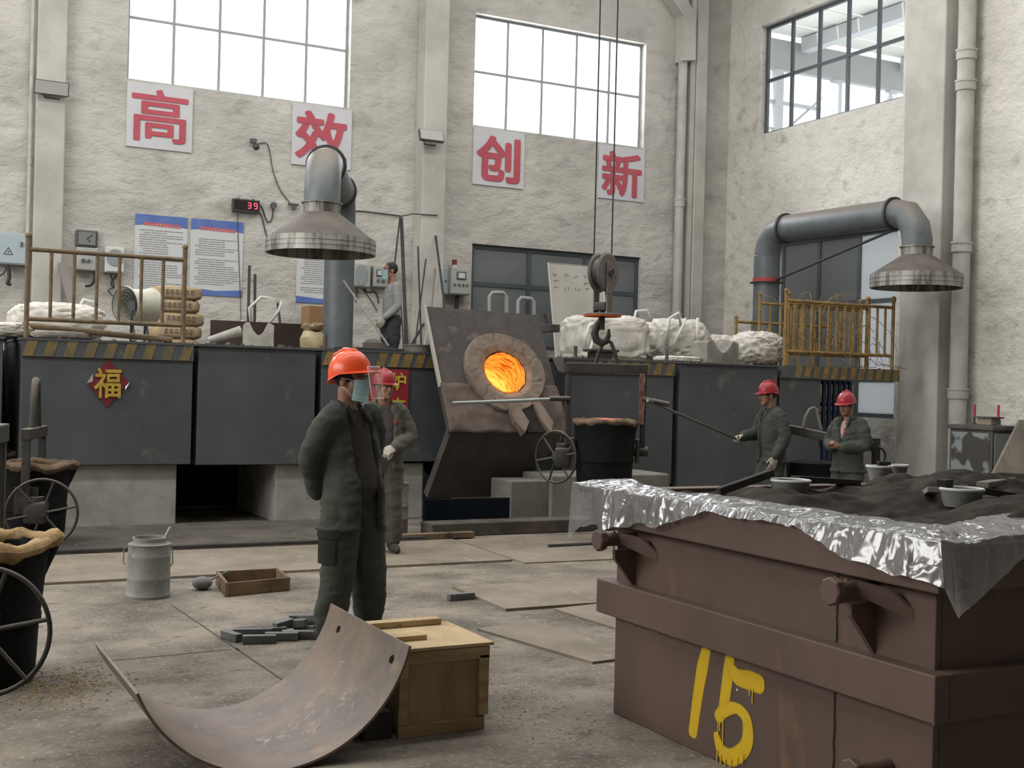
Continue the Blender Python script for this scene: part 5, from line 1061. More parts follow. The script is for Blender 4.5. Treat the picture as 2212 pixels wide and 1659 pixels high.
p = at(1475, 778, Y=13.3); bulk('thin white sheet lying flat on the casing before the bulk bags', (p.x + .05, 13.5, Z1), (.62, .5, .09), seed=10, crump=.9)
p = at(676, 748, Y=13.5); tsk = thing('tied_sack', 'cream sack with tied rolled top beside the grey duct', 'sack', (p.x, 13.5, Z1))
bm = nb(); lathe(bm, [(.14, 0), (.16, .04), (.155, .12), (.11, .2), (.085, .215)], (p.x, 13.5, Z1), n=28); [setattr(v, 'co', v.co + (v.co - V((p.x, 13.5, Z1))) * .18 * noise.noise(v.co * 11)) for v in bm.verts]; fin('sack', bm, M('cream_sack', C(198, 184, 150), C(172, 156, 122), scale=6, rough=.9, bump=.4, bscale=24), tsk, True)
bm = nb(); lathe(bm, [(.085, .215), (.13, .24), (.14, .27), (.09, .3), (.05, .27)], (p.x, 13.5, Z1), n=24); [setattr(v, 'co', v.co + (v.co - V((p.x, 13.5, Z1 + .2))) * .5 * noise.noise(v.co * 14)) for v in bm.verts]; fin('rolled_top', bm, M('sack_top', C(146, 130, 104), rough=.9), tsk, True)
# stacked tan bags
names_ = ['lowest bag', 'second bag from below', 'third bag from below', 'fourth bag from below', 'fifth bag from below', 'sixth bag from below', 'topmost bag']
p = at(378, 748, Y=15.6)
for i, nme in enumerate(names_):
    c_ = V((p.x + .02 + .03 * math.sin(i * 2.1), 15.7, 1.56 + i * .165)); b0 = thing('material_bag', nme + ' of the tan printed stack behind the brownish railing', 'bag', c_, 0, 'tan printed bags in one stack')
    fin('sack', sackmesh(c_, (.62, .45, .185), .05 * math.cos(i * 1.7), .6, 20 + i, 4.2, 18), sackt, b0, 'all')
    bm = nb(); R_ = random.Random(i)
    for k in range(6):
        q = c_ + V((-.16 + k * .062, -.226, .09)); box(bm, q, (.04, .012, .03)); box(bm, q + V((0, 0, .035)), (.03, .012, .012))
    fin('printed_marks', bm, bprint, b0, kind='stuff')
# blower
bl = thing('drum_blower', 'cream drum blower standing behind the brownish railing', 'fan', at(300, 700, Y=14.4)); c_ = at(299, 660, Y=14.4); axb = V((.86, .5, .06)).normalized(); cream = M('blower_cream', C(196, 194, 178), C(176, 174, 160), scale=3, rough=.5)
bm = nb(); lathe(bm, [(.22, -.2), (.225, -.185), (.19, -.15), (.185, .15), (.21, .185), (.2, .2), (.18, .16), (.18, -.16)], c_, axb, 36, close=False); fin('drum', bm, cream, bl, True)
for r_ in (.05, .09, .13, .17, .205):
    bm = nb(); torus(bm, c_ - axb * .195, axb, r_, .004, 36, 5); fin('grille_ring', bm, dgrey, bl, 'all')
x, y, _ = frame(axb); bm = nb(); cyl(bm, c_ - axb * .1, c_ + axb * .1, .06, n=16); fin('motor', bm, dgrey, bl, True)
for k in range(5):
    a = 2 * PI * k / 5; d = x * math.cos(a) + y * math.sin(a); s = x * -math.sin(a) + y * math.cos(a); bm = nb(); poly(bm, [c_ + d * .05 - s * .02, c_ + d * .17 - s * .05, c_ + d * .17 + s * .05 + axb * .05, c_ + d * .05 + s * .02 + axb * .03], axb * .006); fin('blade', bm, dgrey, bl)
for s in (-1, 1):
    bm = nb(); q = c_ + axb * (.1 * s); tube(bm, [q + y * .17, V((q.x + .03, q.y - .16, Z1)), V((q.x + .03, q.y + .16, Z1)), q + y * .1], .014, 6); fin('leg', bm, dgrey, bl, True)
# pipes, trough, blocks
a, b_ = at(48, 702, Y=13.35), at(372, 735, Y=13.15); bm = nb(); cyl(bm, a, b_, .032, n=16); po = one('steel_pipe', bm, rl, 'long brown pipe lying on the striped casing behind the railing posts', 'pipe', True)
a, b_ = at(15, 708, Y=13.6), at(52, 704, Y=13.45); bm = nb(); cyl(bm, a, b_, .045, n=16); one('steel_pipe', bm, M('pipe_cream', C(170, 160, 140), rough=.7), 'short cream pipe end beside the long brown pipe', 'pipe', True)
tg = thing('steel_trough', 'dark brown steel trough behind the notched white block', 'trough', at(575, 745, Y=14.2)); brn = M('trough_brown', C(76, 62, 58), C(64, 54, 52), scale=3, rough=.75)
for y_, d_ in ((14.0, 0), (14.7, .1)):
    a, b_ = at(455, 691, Y=y_), at(690, 695, Y=y_); bm = nb(); box(bm, ((a.x + b_.x) / 2, y_, (Z1 + a.z) / 2), (b_.x - a.x, .02, a.z - Z1)); fin('side_sheet', bm, brn, tg)
bm = nb(); box(bm, ((a.x + b_.x) / 2, 14.35, Z1 + .02), (b_.x - a.x, .7, .02)); fin('base_sheet', bm, brn, tg)
def vblock(label, px0, px1, py0, py1, Y_, mat, ang=0.0):
    a, b_ = at(px0, py1, Y=Y_), at(px1, py0, Y=Y_); w_ = b_.x - a.x; h_ = b_.z - Z1; n = 10; pts = [(0, 0), (w_, 0), (w_, h_ * .9), (w_ * .86, h_)]
    pts += [(w_ * (.8 - .6 * i / n), h_ * (1 - .55 * math.sin(PI * i / n))) for i in range(n + 1)] + [(w_ * .1, h_), (0, h_ * .9)]
    bm = nb(); m = Matrix.Rotation(ang, 3, 'Z'); o = V((a.x, Y_, Z1)); poly(bm, [o + m @ V((x, 0, z)) for x, z in pts], m @ V((0, .3, 0))); bmesh.ops.bevel(bm, geom=bm.edges[:], offset=.006, segments=1, affect='EDGES'); return one('notched_block', bm, mat, label, 'block')
cblk = M('refractory_block', C(178, 176, 168), C(150, 148, 140), scale=4, rough=.95, bump=.3, bscale=20)
vblock('pale notched refractory block on the plain casing before the steel trough', 525, 590, 699, 740, 13.3, cblk, -.25); vblock('grey notched refractory block beside the crumpled sacking', 1527, 1603, 738, 776, 13.25, M('grey_block', C(140, 136, 128), C(112, 108, 100), scale=4, rough=.95, bump=.3, bscale=20), .1)
a, b_ = at(450, 735, Y=13.4), at(520, 715, Y=13.4); bm = nb(); cyl(bm, a, b_, .035, .06, 14); one('clay_sleeve', bm, cblk, 'pale tapered clay sleeve lying beside the notched white block', 'sleeve', True)
q = at(680, 662, Y=17.2); bm = nb(); box(bm, (q.x, q.y, (q.z + 1.55) / 2), (.3, .3, q.z - 1.55), (0, 0, .1), bev=.005); one('carton', bm, M('carton', C(150, 118, 86), rough=.9), 'brown carton by the wall behind the grey duct', 'carton')
pn = thing('shallow_pan', 'shallow steel pan on the casing edge beside the masked man', 'pan', at(905, 758, Y=13.4)); q = at(905, 757, Y=13.4); q.z = Z1; bm = nb(); lathe(bm, [(.17, 0), (.18, .07), (.2, .085), (.2, .095), (.17, .09), (.16, .02)], q, n=32); fin('pan_body', bm, M('pan_steel', C(118, 112, 104), rough=.6, dust=C(150, 145, 138)), pn, True)
bm = nb(); a, b_ = at(735, 753, Y=13.3), at(872, 757, Y=13.3); box(bm, ((a.x + b_.x) / 2, 13.4, Z1 + .02), (b_.x - a.x, .25, .035), bev=.008); one('iron_slab', bm, dk, 'black iron slab lying on the striped casing behind the orange helmet', 'slab')
bm = nb(); q = at(806, 744, Y=13.5); lathe(bm, [(.13, 0), (.12, .06), (.07, .1), (.0, .105)], V((q.x, 13.5, Z1 + .04)), n=24); one('iron_pot', bm, M('pot_dusty', C(96, 88, 82), rough=.9), 'upturned dusty iron pot on the black slab by the masked man', 'pot', True)
q = at(1298, 776, Y=13.5); bm = nb(); box(bm, (q.x, 13.5, Z1 + .05), (.3, .2, .1), bev=.01); box(bm, (q.x, 13.5, Z1 + .12), (.42, .24, .035), bev=.008); one('iron_cover_block', bm, dk, 'dark iron lid block on the casing right behind the ladle loop', 'lid')
# rubble on the casings
bm = nb(); R_ = random.Random(11)
def lumps(n, x0, x1, y0, y1, z, s0, s1):
    for _ in range(n): ball(bm, (R_.uniform(x0, x1), R_.uniform(y0, y1), z), (R_.uniform(s0, s1), R_.uniform(s0, s1), R_.uniform(s0, s1) * .6), 1, (R_.random() * 3, R_.random() * 3, 0))
lumps(90, 1.35, 4.3, 13.1, 13.9, Z1, .01, .04); lumps(60, 7.7, 9.15, 13.1, 13.7, Z1, .01, .04); lumps(110, 9.35, 10.6, 13.1, 13.8, Z1, .01, .045); lumps(40, 11.1, 13.0, 13.15, 13.9, Z1, .01, .03)
one('rubble', bm, dustm, 'grey rubble and dust lumps lying on the tops of the furnace casings', 'rubble', kind='stuff')
# blue barred gate under the walkway
gy = 13.4; g0, g1 = at(1776, 880, Y=gy).x, at(1838, 880, Y=gy).x
bg_ = thing('barred_gate', 'dark blue barred gate under the striped walkway', 'gate', ((g0 + g1) / 2, gy, 0)); blue = M('gate_blue', C(44, 60, 96), C(36, 48, 78), scale=4, rough=.5)
for i in range(6):
    x = g0 + .03 + (g1 - g0 - .06) * i / 5; bm = nb(); box(bm, (x, gy, .88), (.055, .03, 1.74)); fin('bar', bm, blue, bg_)
for z in (.05, 1.42, 1.74):
    bm = nb(); box(bm, ((g0 + g1) / 2, gy + .03, z), (g1 - g0, .03, .06)); fin('cross_rail', bm, blue, bg_)
q = at(14, 700, Y=14.6); bm = nb(); box(bm, (q.x - .1, 14.6, Z1 + .1), (.5, .4, .2), bev=.02); one('plastic_crate', bm, M('crate_blue', C(44, 50, 66), rough=.6), 'dark blue plastic crate at the frame edge beside the white bulk bag', 'crate')
# altar cabinet with candles
cbx = thing('metal_cabinet', 'grey stained metal cabinet against the wall beside the pale downpipe', 'cabinet', (13.45, 11.65, 0)); cbm = M('cabinet_paint', C(134, 138, 138), C(122, 125, 124), scale=1.5, rough=.5); dirt = M('cabinet_dirty', C(92, 90, 86), C(76, 74, 71), scale=4, rough=.8)
stain = M('cabinet_stained', C(138, 143, 144), C(74, 72, 70), scale=2.2, rough=.5, lo=.5, hi=.53, detail=2)
CX0, CX1, CY0, CY1 = 13.16, 13.82, 11.3, 12.02
bm = nb(); box(bm, ((CX0 + CX1) / 2, (CY0 + CY1) / 2, .57), (CX1 - CX0, CY1 - CY0, 1.14), bev=.006); fin('body', bm, dirt, cbx)
bm = nb(); box(bm, (CX0 - .006, (CY0 + CY1) / 2, .58), (.012, CY1 - CY0 - .08, 1.04)); fin('door', bm, stain, cbx); bm = nb(); box(bm, ((CX0 + CX1) / 2, CY0 - .006, .58), (CX1 - CX0 - .08, .012, 1.04)); fin('side_panel', bm, cbm, cbx)
bm = nb(); box(bm, ((CX0 + CX1) / 2, (CY0 + CY1) / 2, 1.17), (CX1 - CX0 + .06, CY1 - CY0 + .06, .06), bev=.008); fin('top', bm, dirt, cbx)
cred = M('candle_red', C(168, 48, 66), rough=.5)
for lab, px, py in (('red candle on a dark holder nearest the pale downpipe', 2105, 911), ('red candle on a dark holder beside the leaning boards', 2156, 915)):
    q = at(px, py, X=13.42); q.z = 1.2; t = thing('candle', lab, 'candle', q); bm = nb(); lathe(bm, [(.05, 0), (.03, .02), (.012, .04), (.012, .1), (.025, .11)], q, n=14); fin('holder', bm, dk, t, True); bm = nb(); cyl(bm, q + V((0, 0, .1)), q + V((.003, 0, .28)), .016, n=12); fin('wax', bm, cred, t, True)
q = at(2136, 912, X=13.42); q.z = 1.2; t = thing('incense_pot', 'dusty square incense pot between the two red candles', 'pot', q); bm = nb(); box(bm, q + V((0, 0, .05)), (.2, .24, .1), bev=.015); fin('pot_body', bm, M('pot_clay', C(150, 138, 120), rough=.9), t); bm = nb(); box(bm, q + V((0, 0, .108)), (.25, .3, .02), bev=.006); fin('rim', bm, dirt, t)
pg = thing('leaning_boards', 'weathered grey board panel leaning against the metal cabinet', 'board panel', (13.4, 10.9, 0)); wg = M('board_weathered', C(134, 128, 118), C(108, 102, 94), scale=3, rough=.95, stretch=(1, 1, .2), bump=.3, bscale=20, c3=C(90, 84, 76), s3=14, lo3=.62, hi3=.7)
b0, t0 = at(2120, 1075, Y=10.7), at(2203, 908, Y=11.2); b1, t1 = b0 + V((.72, 0, 0)), t0 + V((.4, 0, 0))
for k in range(5):
    f0, f1 = k / 5 + .004, (k + 1) / 5 - .004; bm = nb(); poly(bm, [b0.lerp(b1, f0), b0.lerp(b1, f1), t0.lerp(t1, f1), t0.lerp(t1, f0)], (0, .03, .01)); fin('plank', bm, wg, pg)
# beam frame behind the two workers
bf = thing('ladle_stand', 'dark steel ladle frame with hoop and end post behind the two workers in red helmets', 'steel frame', (10.6, 11.2, 0))
a, b_ = at(1700, 926, D=14.2), at(1892, 966, D=13.4); d = (b_ - a); x, y, dd = frame(d); bm = nb(); box(bm, (a + b_) / 2, (.07, .1, d.length), Matrix((x, y, dd)).transposed(), bev=.008); fin('beam', bm, fsteel, bf)
q = at(1892, 1010, D=13.4); bm = nb(); box(bm, (q + at(1892, 950, D=13.4)) / 2 - V((0, 0, .3)), (.07, .07, .95), bev=.008); fin('end_post', bm, fsteel, bf)
q = at(1895, 985, D=13.35); bm = nb(); tube(bm, [q + R0 * (.09 * math.sin(k)) + V((0, 0, .1 * math.cos(k))) for k in (0.1, .6, 1.1, 1.6, 2.1, 2.6, 3.1)], .014, 8); fin('ring_hook', bm, fsteel, bf, True)
c_ = at(1735, 925, D=14.0); bm = nb(); tube(bm, [c_ + R0 * u_ + V((0, 0, z)) for u_, z in ((0, 0), (.02, .12), (.07, .22), (.12, .24), (.15, .22), (.18, .1), (.21, -.02))], .018, 8); fin('hoop', bm, M('hoop_worn', C(112, 106, 98), rough=.6), bf, True)
q = at(1755, 1010, D=14.2); bm = nb(); lathe(bm, [(.27, -.95 + .5), (.3, .0), (.31, .08), (.22, .1)], V((q.x, q.y, q.z - .02)), n=28); fin('ladle_body', bm, lshell, bf, True)
bm = nb(); box(bm, V((q.x, q.y, (q.z - .47) / 2)), (.5, .5, max(.1, q.z - .47)), bev=.01); fin('stand', bm, fsteel, bf)
# ================================================================== PEOPLE  (local frame: +x faces forward, +y is the person's left)
skinm = M('skin', C(158, 118, 98), C(140, 100, 84), scale=12, rough=.55, bump=.05, bscale=90, spec=.35); hairm = M('hair', C(30, 28, 28), rough=.6); lipm = M('lips', C(120, 74, 66), rough=.5)
eyew = M('eye_white', C(190, 182, 172), rough=.3); eyed = M('eye_dark', C(30, 24, 22), rough=.25); maskm = M('mask_blue', C(206, 236, 238), C(196, 228, 231), scale=8, rough=.85, spec=.1); strap_m = M('mask_strap', C(205, 205, 200), rough=.8)
glovem = M('glove', C(186, 180, 168), C(152, 146, 134), scale=14, rough=.95, bump=.3, bscale=60, spec=.1); bootm = M('boot', C(46, 44, 42), C(66, 62, 56), scale=8, rough=.7)
shieldm = GL('face_shield', (.97, .97, .98, 1), .3, rough=.06, white=C(226, 214, 212), wfac=.22)
def seg(bm, pts, rs, n=14):
    pts = [V(p) for p in pts]
    # smooth the joint with a few interpolated stations
    Q, W = [], []
    for i in range(len(pts) - 1):
        for k in range(6):
            t = k / 6; p0, p1, p2, p3 = pts[max(i - 1, 0)], pts[i], pts[i + 1], pts[min(i + 2, len(pts) - 1)]
            a = .5 * ((2 * p1) + (p2 - p0) * t + (2 * p0 - 5 * p1 + 4 * p2 - p3) * t * t + (3 * p1 - p0 - 3 * p2 + p3) * t ** 3); b_ = p1.lerp(p2, t)
            Q.append(a * .5 + b_ * .5); W.append(rs[i] + (rs[i + 1] - rs[i]) * t)
    Q.append(pts[-1]); W.append(rs[-1]); tube(bm, Q, W, n); ball(bm, Q[0], W[0] * .98, 2); ball(bm, Q[-1], W[-1] * .98, 2)
def loft(bm, rings_, n=28):
    rows = [[bm.verts.new(V((cx + rx * math.cos(2 * PI * i / n), cy + ry * math.sin(2 * PI * i / n), z))) for i in range(n)] for z, cx, cy, rx, ry in rings_]
    for a, b_ in zip(rows, rows[1:]): skin(bm, a, b_)
    bm.faces.new(rows[0][::-1]); bm.faces.new(rows[-1])
def cloft(bm, rings_, th=.022, n=26):
    """open-fronted shell : each ring (z, cx, rx, ry, half gap angle)"""
    rows = []
    for z, cx, rx, ry, g in rings_:
        A_ = [g + (2 * PI - 2 * g) * i / n for i in range(n + 1)]
        rows.append([bm.verts.new(V((cx + rx * math.cos(a), ry * math.sin(a), z))) for a in A_] + [bm.verts.new(V((cx + (rx - th) * math.cos(a), (ry - th) * math.sin(a), z))) for a in A_[::-1]])
    for a, b_ in zip(rows, rows[1:]): skin(bm, a, b_)
    for r in (rows[0][::-1], rows[-1]):
        m = len(r) // 2
        for i in range(m - 1): bm.faces.new((r[i], r[i + 1], r[2 * m - 2 - i], r[2 * m - 1 - i]))
def hand(bm, wr, d, pn, curl=.5, side=1, k=1.0, spread=.0, thumb=.7):
    """wr wrist, d along the fingers, pn palm normal (palm faces pn), side +1/-1 = which side the thumb leaves"""
    wr, d, pn = V(wr), V(d).normalized(), V(pn); pn = (pn - d * pn.dot(d)).normalized(); s = d.cross(pn) * side
    m = Matrix((d, s, pn)).transposed()
    ball(bm, wr + d * .048 * k, (.052 * k, .043 * k, .017 * k), 2, m); ball(bm, wr + d * .07 * k, (.03 * k, .044 * k, .015 * k), 2, m); ball(bm, wr + d * .015 * k, (.03 * k, .03 * k, .02 * k), 2, m)
    for off, ln in ((.034, .066), (.0115, .075), (-.011, .07), (-.033, .056)):
        p = wr + d * .082 * k + s * off * k; a = 0; pts = [p - d * .02 * k, p]; q = d
        for j, f in enumerate((.45, .3, .25)):
            a += curl * (1.1, 1.2, .8)[j]; q = (d * math.cos(a) + pn * math.sin(a) + s * off * spread * 6).normalized(); pts.append(pts[-1] + q * ln * f * k * 1.15)
        tube(bm, pts, [.0098 * k, .0098 * k, .0092 * k, .0084 * k, .007 * k], 8); ball(bm, pts[-1], .0072 * k, 1)
    p = wr + d * .022 * k + s * .03 * k; q = (d * .72 + s * .62 + pn * .35).normalized(); q2 = (d * .9 + s * .1 + pn * thumb).normalized()
    pts = [p - q * .01, p + q * .032 * k, p + q * .032 * k + q2 * .032 * k, p + q * .034 * k + q2 * .052 * k]; tube(bm, pts, [.015 * k, .0125 * k, .0105 * k, .008 * k], 8); ball(bm, pts[-1], .008 * k, 1)
def folds(amp, sc=6.0, st=(1, 1, 2.2), seed=0, zlo=None):
    o = V((seed * 2.3, seed * 5.1, seed))
    def f(co, n):
        p = V((co.x * st[0], co.y * st[1], co.z * st[2])) * sc + o
        d = V((p.x + p.z * .35, p.y - p.z * .3, p.z * .9)); return amp * ((1 - abs(noise.noise(p)) * 2.4) * .7 + (1 - abs(noise.noise(d * 2.4)) * 2.6) * .42 + (1 - abs(noise.noise(d * 5.1 + o)) * 2.6) * .14)
    return f
def person(label, loc, rz, H, arms, legs, jacket, trouser, shirt, head=(0, 0), hat=None, hat_drop=0, belly=0.0, vox=.011, gap=.45, glove=(), mask=False, shield=False, hem=.80, gold=None, sweater=False, lean_x=0.0, curl=(.5, .5), glasses=False, hatk=1.0, seed=1):
    t = thing('person', label, 'person', loc, rz); s = H / 1.70; k = dict(local=True)
    yaw, pit = head; hc = V((.04 + lean_x, 0, 1.598)); Rh = Matrix.Rotation(yaw, 3, 'Z') @ Matrix.Rotation(pit, 3, 'Y')
    def hp(x, y, z): return hc + Rh @ V((x, y, z))
    def lk(name, me, mat, par=t, label_=None):
        me.transform(Matrix.Scale(s, 4)); o = link(name, me, mat, par, 'all', True, label_); return o
    def pb(name, bm, mat, par=t, sm='all'):
        bmesh.ops.scale(bm, vec=V((s, s, s)), verts=bm.verts); return fin(name, bm, mat, par, sm, True)
    # --- body : one continuous skin
    bm = nb()
    for c, r in (((-.008, 0, .035), (.098, .077, .09)), ((.03, 0, -.03), (.064, .062, .085)), ((.045, 0, -.078), (.046, .047, .036)), ((.072, 0, -.1), (.022, .024, .018)), ((.078, 0, .028), (.02, .05, .013)), ((.09, 0, -.062), (.013, .026, .012)), ((.045, .042, -.03), (.03, .022, .03)), ((.045, -.042, -.03), (.03, .022, .03)),
                 ((-.008, .079, -.012), (.021, .009, .033)), ((-.008, -.079, -.012), (.021, .009, .033)), ((.07, .03, -.01), (.018, .02, .02)), ((.07, -.03, -.01), (.018, .02, .02))): ball(bm, hp(*c), r, 3, Rh)
    cyl(bm, hp(.088, 0, .016), hp(.110, 0, -.028), .010, .0175, 10); ball(bm, hp(.106, 0, -.03), .0165, 2)
    seg(bm, [hp(-.02, 0, -.05), V((.0 + lean_x * .8, 0, 1.45)), V((-.005 + lean_x * .6, 0, 1.38))], [.056, .056, .068])
    loft(bm, [(.88, 0, 0, .085, .14), (1.05, .005 + lean_x * .3, 0, .085, .12), (1.25, .0 + lean_x * .5, 0, .095, .145), (1.36, -.005 + lean_x * .6, 0, .08, .14), (1.42, -.008 + lean_x * .6, 0, .055, .09)])
    for sd_, (sh, el, wr, hd, pn, ths) in zip((1, -1), arms):
        seg(bm, [sh, el, wr], [.05, .04, .027])
        if sd_ not in glove: hand(bm, wr, hd, pn, curl[0 if sd_ > 0 else 1], ths)
    for sd_, (kn, an) in zip((1, -1), legs): seg(bm, [(0, .085 * sd_, .9), kn, an], [.075, .055, .04])
    body = lk('body', solidify(bm, vox * .75, 2), skinm)
    # --- face parts
    for sd_ in (1, -1):
        bm = nb(); ball(bm, hp(.0845, .031 * sd_, .002), (.009, .0145, .0075), 2, Rh); e = pb('eye', bm, eyew); bm = nb(); ball(bm, hp(.0915, .031 * sd_, .002), (.0035, .0065, .0068), 2, Rh); pb('iris', bm, eyed, e)
        bm = nb(); tube(bm, [hp(.093, .012 * sd_, .026), hp(.092, .03 * sd_, .031), hp(.08, .05 * sd_, .026)], [.004, .0045, .002], 6); pb('eyebrow', bm, hairm)
        bm = nb(); tube(bm, [hp(.0895, .016 * sd_, .004), hp(.0925, .031 * sd_, .0095), hp(.086, .046 * sd_, .004)], [.0022, .003, .0018], 6); pb('eyelid', bm, hairm)
    if not mask:
        bm = nb(); tube(bm, [hp(.093, .024, -.063), hp(.102, .008, -.0605), hp(.102, -.008, -.0605), hp(.093, -.024, -.063)], [.002, .0055, .0055, .002], 8); pb('mouth', bm, lipm)
    if seed == 6:
        bm = nb(); tube(bm, [hp(.092, .026, -.054), hp(.104, .009, -.049), hp(.104, -.009, -.049), hp(.092, -.026, -.054)], [.003, .006, .006, .003], 8); pb('moustache', bm, hairm)
    bm = nb(); ball(bm, hp(-.014, 0, .036), (.1, .0825, .094), 3, Rh); inv = Rh.transposed()
    dead = [f for f in bm.faces if (lambda q: q.x > .045 - max(0, q.z - .06) * -1.2 and q.z < .075 or q.z < -.055 or (q.x > -.02 and q.z < -.005))(inv @ (f.calc_center_median() - hc))]
    bmesh.ops.delete(bm, geom=dead, context='FACES'); bmesh.ops.solidify(bm, geom=bm.faces[:], thickness=.004); pb('hair', bm, hairm)
    if glasses:
        bm = nb()
        for sd_ in (1, -1): torus(bm, hp(.1, .031 * sd_, .0), Rh @ V((1, 0, 0)), .02, .002, 18, 5); cyl(bm, hp(.1, .05 * sd_, .004), hp(.0, .08 * sd_, .006), .002, n=5)
        cyl(bm, hp(.102, .01, .002), hp(.102, -.01, .002), .002, n=5); pb('glasses', bm, eyed)
    if mask:
        def mf(u, v):
            a = (u - .5) * 2.35; z = .002 - .115 * v; w_ = math.cos(min(1, abs(v - .45) * 1.4) * .9); r = 1 + .03 * math.sin(v * 24) * math.cos(a)
            return hp(.03 - .014 * v * (1 - math.cos(a)) * 1.6 + (.074 + .028 * w_) * r * math.cos(a), .073 * r * math.sin(a) * (1.0 - .1 * v), z + .012 * math.cos(a) * (1 - v) - .014 * math.cos(a) * v)
        bm = nb(); grid(bm, mf, 24, 22); bmesh.ops.solidify(bm, geom=bm.faces[:], thickness=.003); mk = pb('face_mask', bm, maskm)
        for sd_ in (1, -1):
            e_ = 0.5 + .5 * sd_; bm = nb(); tube(bm, [mf(e_, .08), hp(.03, .076 * sd_, .008), hp(-.012, .088 * sd_, .01)], .0022, 5); pb('ear_loop', bm, strap_m, mk)
            bm = nb(); tube(bm, [mf(e_, .9), hp(.03, .07 * sd_, -.065), hp(-.005, .086 * sd_, -.04)], .0022, 5); pb('ear_loop', bm, strap_m, mk)
    # --- helmet
    if hat:
        ht = Matrix.Rotation(hat_drop, 3, 'Y')
        def hh(x, y, z): return hp(*(ht @ V((x * hatk, y * hatk, z * hatk)) + V((-.006, 0, .04))))
        def hf(u, v):
            a = 2 * PI * u; fr = max(0, math.cos(a)); back = max(0, -math.cos(a))
            if v < .8:
                e = PI / 2 * (1 - v / .8); r = math.cos(e) ** .82; z = .128 * math.sin(e) ** .95
                rib = .005 * math.exp(-(abs(math.sin(a)) / .25) ** 2) if v > .1 else .005
                return hh(.128 * r * math.cos(a), .106 * r * math.sin(a), z + rib - .022 * back * (v / .8) ** 2)
            w_ = (v - .8) / .2; ex_ = .012 + .045 * fr ** 1.5; r0_, r1_ = 1, 1
            return hh((.128 + ex_ * w_) * math.cos(a), (.106 + (.012 + .012 * fr) * w_) * math.sin(a), -.004 * w_ - .012 * fr * w_ - .022 * back - .014 * w_ * back)
        bm = nb(); grid(bm, hf, 64, 26, True); bmesh.ops.remove_doubles(bm, verts=bm.verts, dist=2e-4); bmesh.ops.recalc_face_normals(bm, faces=bm.faces); bmesh.ops.solidify(bm, geom=bm.faces[:], thickness=.003)
        hm = pb('helmet', bm, hat, t, True)
        bm = nb(); tube(bm, [hh(.10, 0, .085), hh(.05, 0, .126), hh(-.02, 0, .139), hh(-.08, 0, .118), hh(-.118, 0, .06)], [.004, .012, .013, .012, .004], 8); pb('crest', bm, hat, hm)
        if not shield:
            bm = nb()
            for sd_ in (1, -1): tube(bm, [hh(.02, .1 * sd_, .0), hp(.03, .073 * sd_, -.05), hp(.05, .045 * sd_, -.112), hp(.06, 0, -.122)], .0028, 5)
            pb('chin_strap', bm, eyed, hm)
        else:
            def sf(u, v): a = (u - .5) * 1.05; return hh(.128 * math.cos(a) + .045 + .004 * v, .135 * math.sin(a), .012 - .175 * v)
            bm = nb(); grid(bm, sf, 26, 12); sh_ = pb('face_shield', bm, shieldm, t)
            edge = [sf(0, i / 8) for i in range(9)] + [sf(i / 12, 1) for i in range(13)] + [sf(1, 1 - i / 8) for i in range(9)]; bm = nb(); tube(bm, edge, .003, 5); pb('shield_edge', bm, M('shield_edge', C(240, 190, 178), rough=.4), sh_)
            bm = nb(); tube(bm, [sf(i / 12, 0) for i in range(13)], .006, 6); pb('shield_clip', bm, M('clip_clear', C(206, 190, 186), rough=.3), sh_)
    # --- clothes
    lx = lean_x; bm = nb()
    loft(bm, [(.84, .0, 0, .115, .16), (.95, .01 + belly * .6, 0, .118 + belly * .6, .16), (1.05, .012 + lx * .3 + belly * .7, 0, .117 + belly * .7, .155), (1.2, .005 + lx * .5 + belly * .3, 0, .122 + belly * .2, .165), (1.32, -.004 + lx * .6, 0, .112, .172), (1.385, -.008 + lx * .6, 0, .085, .135), (1.42, -.008 + lx * .7, 0, .066, .08)])
    if sweater:
        for sd_, (sh, el, wr, hd, pn, ths) in zip((1, -1), arms):
            w2 = V(el).lerp(V(wr), .93); seg(bm, [sh, el, w2], [.068, .056, .042])
    lk('sweater' if sweater else 'shirt', solidify(bm, vox * 1.3, 4, folds(.006, 5, (1, 1, 1.5), seed)), shirt)
    if not sweater:
        bm = nb(); g, g2 = gap if isinstance(gap, tuple) else (gap, gap)
        cloft(bm, [(hem, -.015 + belly * .3, .188 + belly * .6, .232, g * .85), (hem + .06, .003 + belly * .4, .152 + belly * .7, .2, g * .85), (.95, .006 + belly * .5, .147 + belly * .7, .192, g * .9), (1.05, .008 + lx * .3 + belly * .5, .145 + belly * .6, .188, g), (1.2, .002 + lx * .5 + belly * .2, .148 + belly * .2, .2, g * 1.0), (1.32, -.006 + lx * .6, .136, .205, g2), (1.385, -.01 + lx * .6, .108, .165, g2 * 1.05), (1.425, -.012 + lx * .65, .085, .105, g2 * 1.2)], .026)
        for sd_, (sh, el, wr, hd, pn, ths) in zip((1, -1), arms):
            w2 = V(el).lerp(V(wr), .94); seg(bm, [V(sh) + V((0, -.03 * sd_, -.0)), V(sh).lerp(V(el), .35), el, V(el).lerp(V(wr), .6), w2], [.083, .08, .068, .062, .054])
        jk = lk('jacket', solidify(bm, vox * 1.15, 3, folds(.0105, 4.4, (1, 1, 1.9), seed + 2)), jacket)
        bm = nb(); cloft(bm, [(1.405, -.012 + lx * .65, .1, .115, g2 * 1.1 + .15), (1.445, -.014 + lx * .7, .092, .1, g2 * 1.2 + .3), (1.475, -.02 + lx * .75, .09, .092, g2 * 1.3 + .5)], .012); pb('collar', bm, jacket, jk)
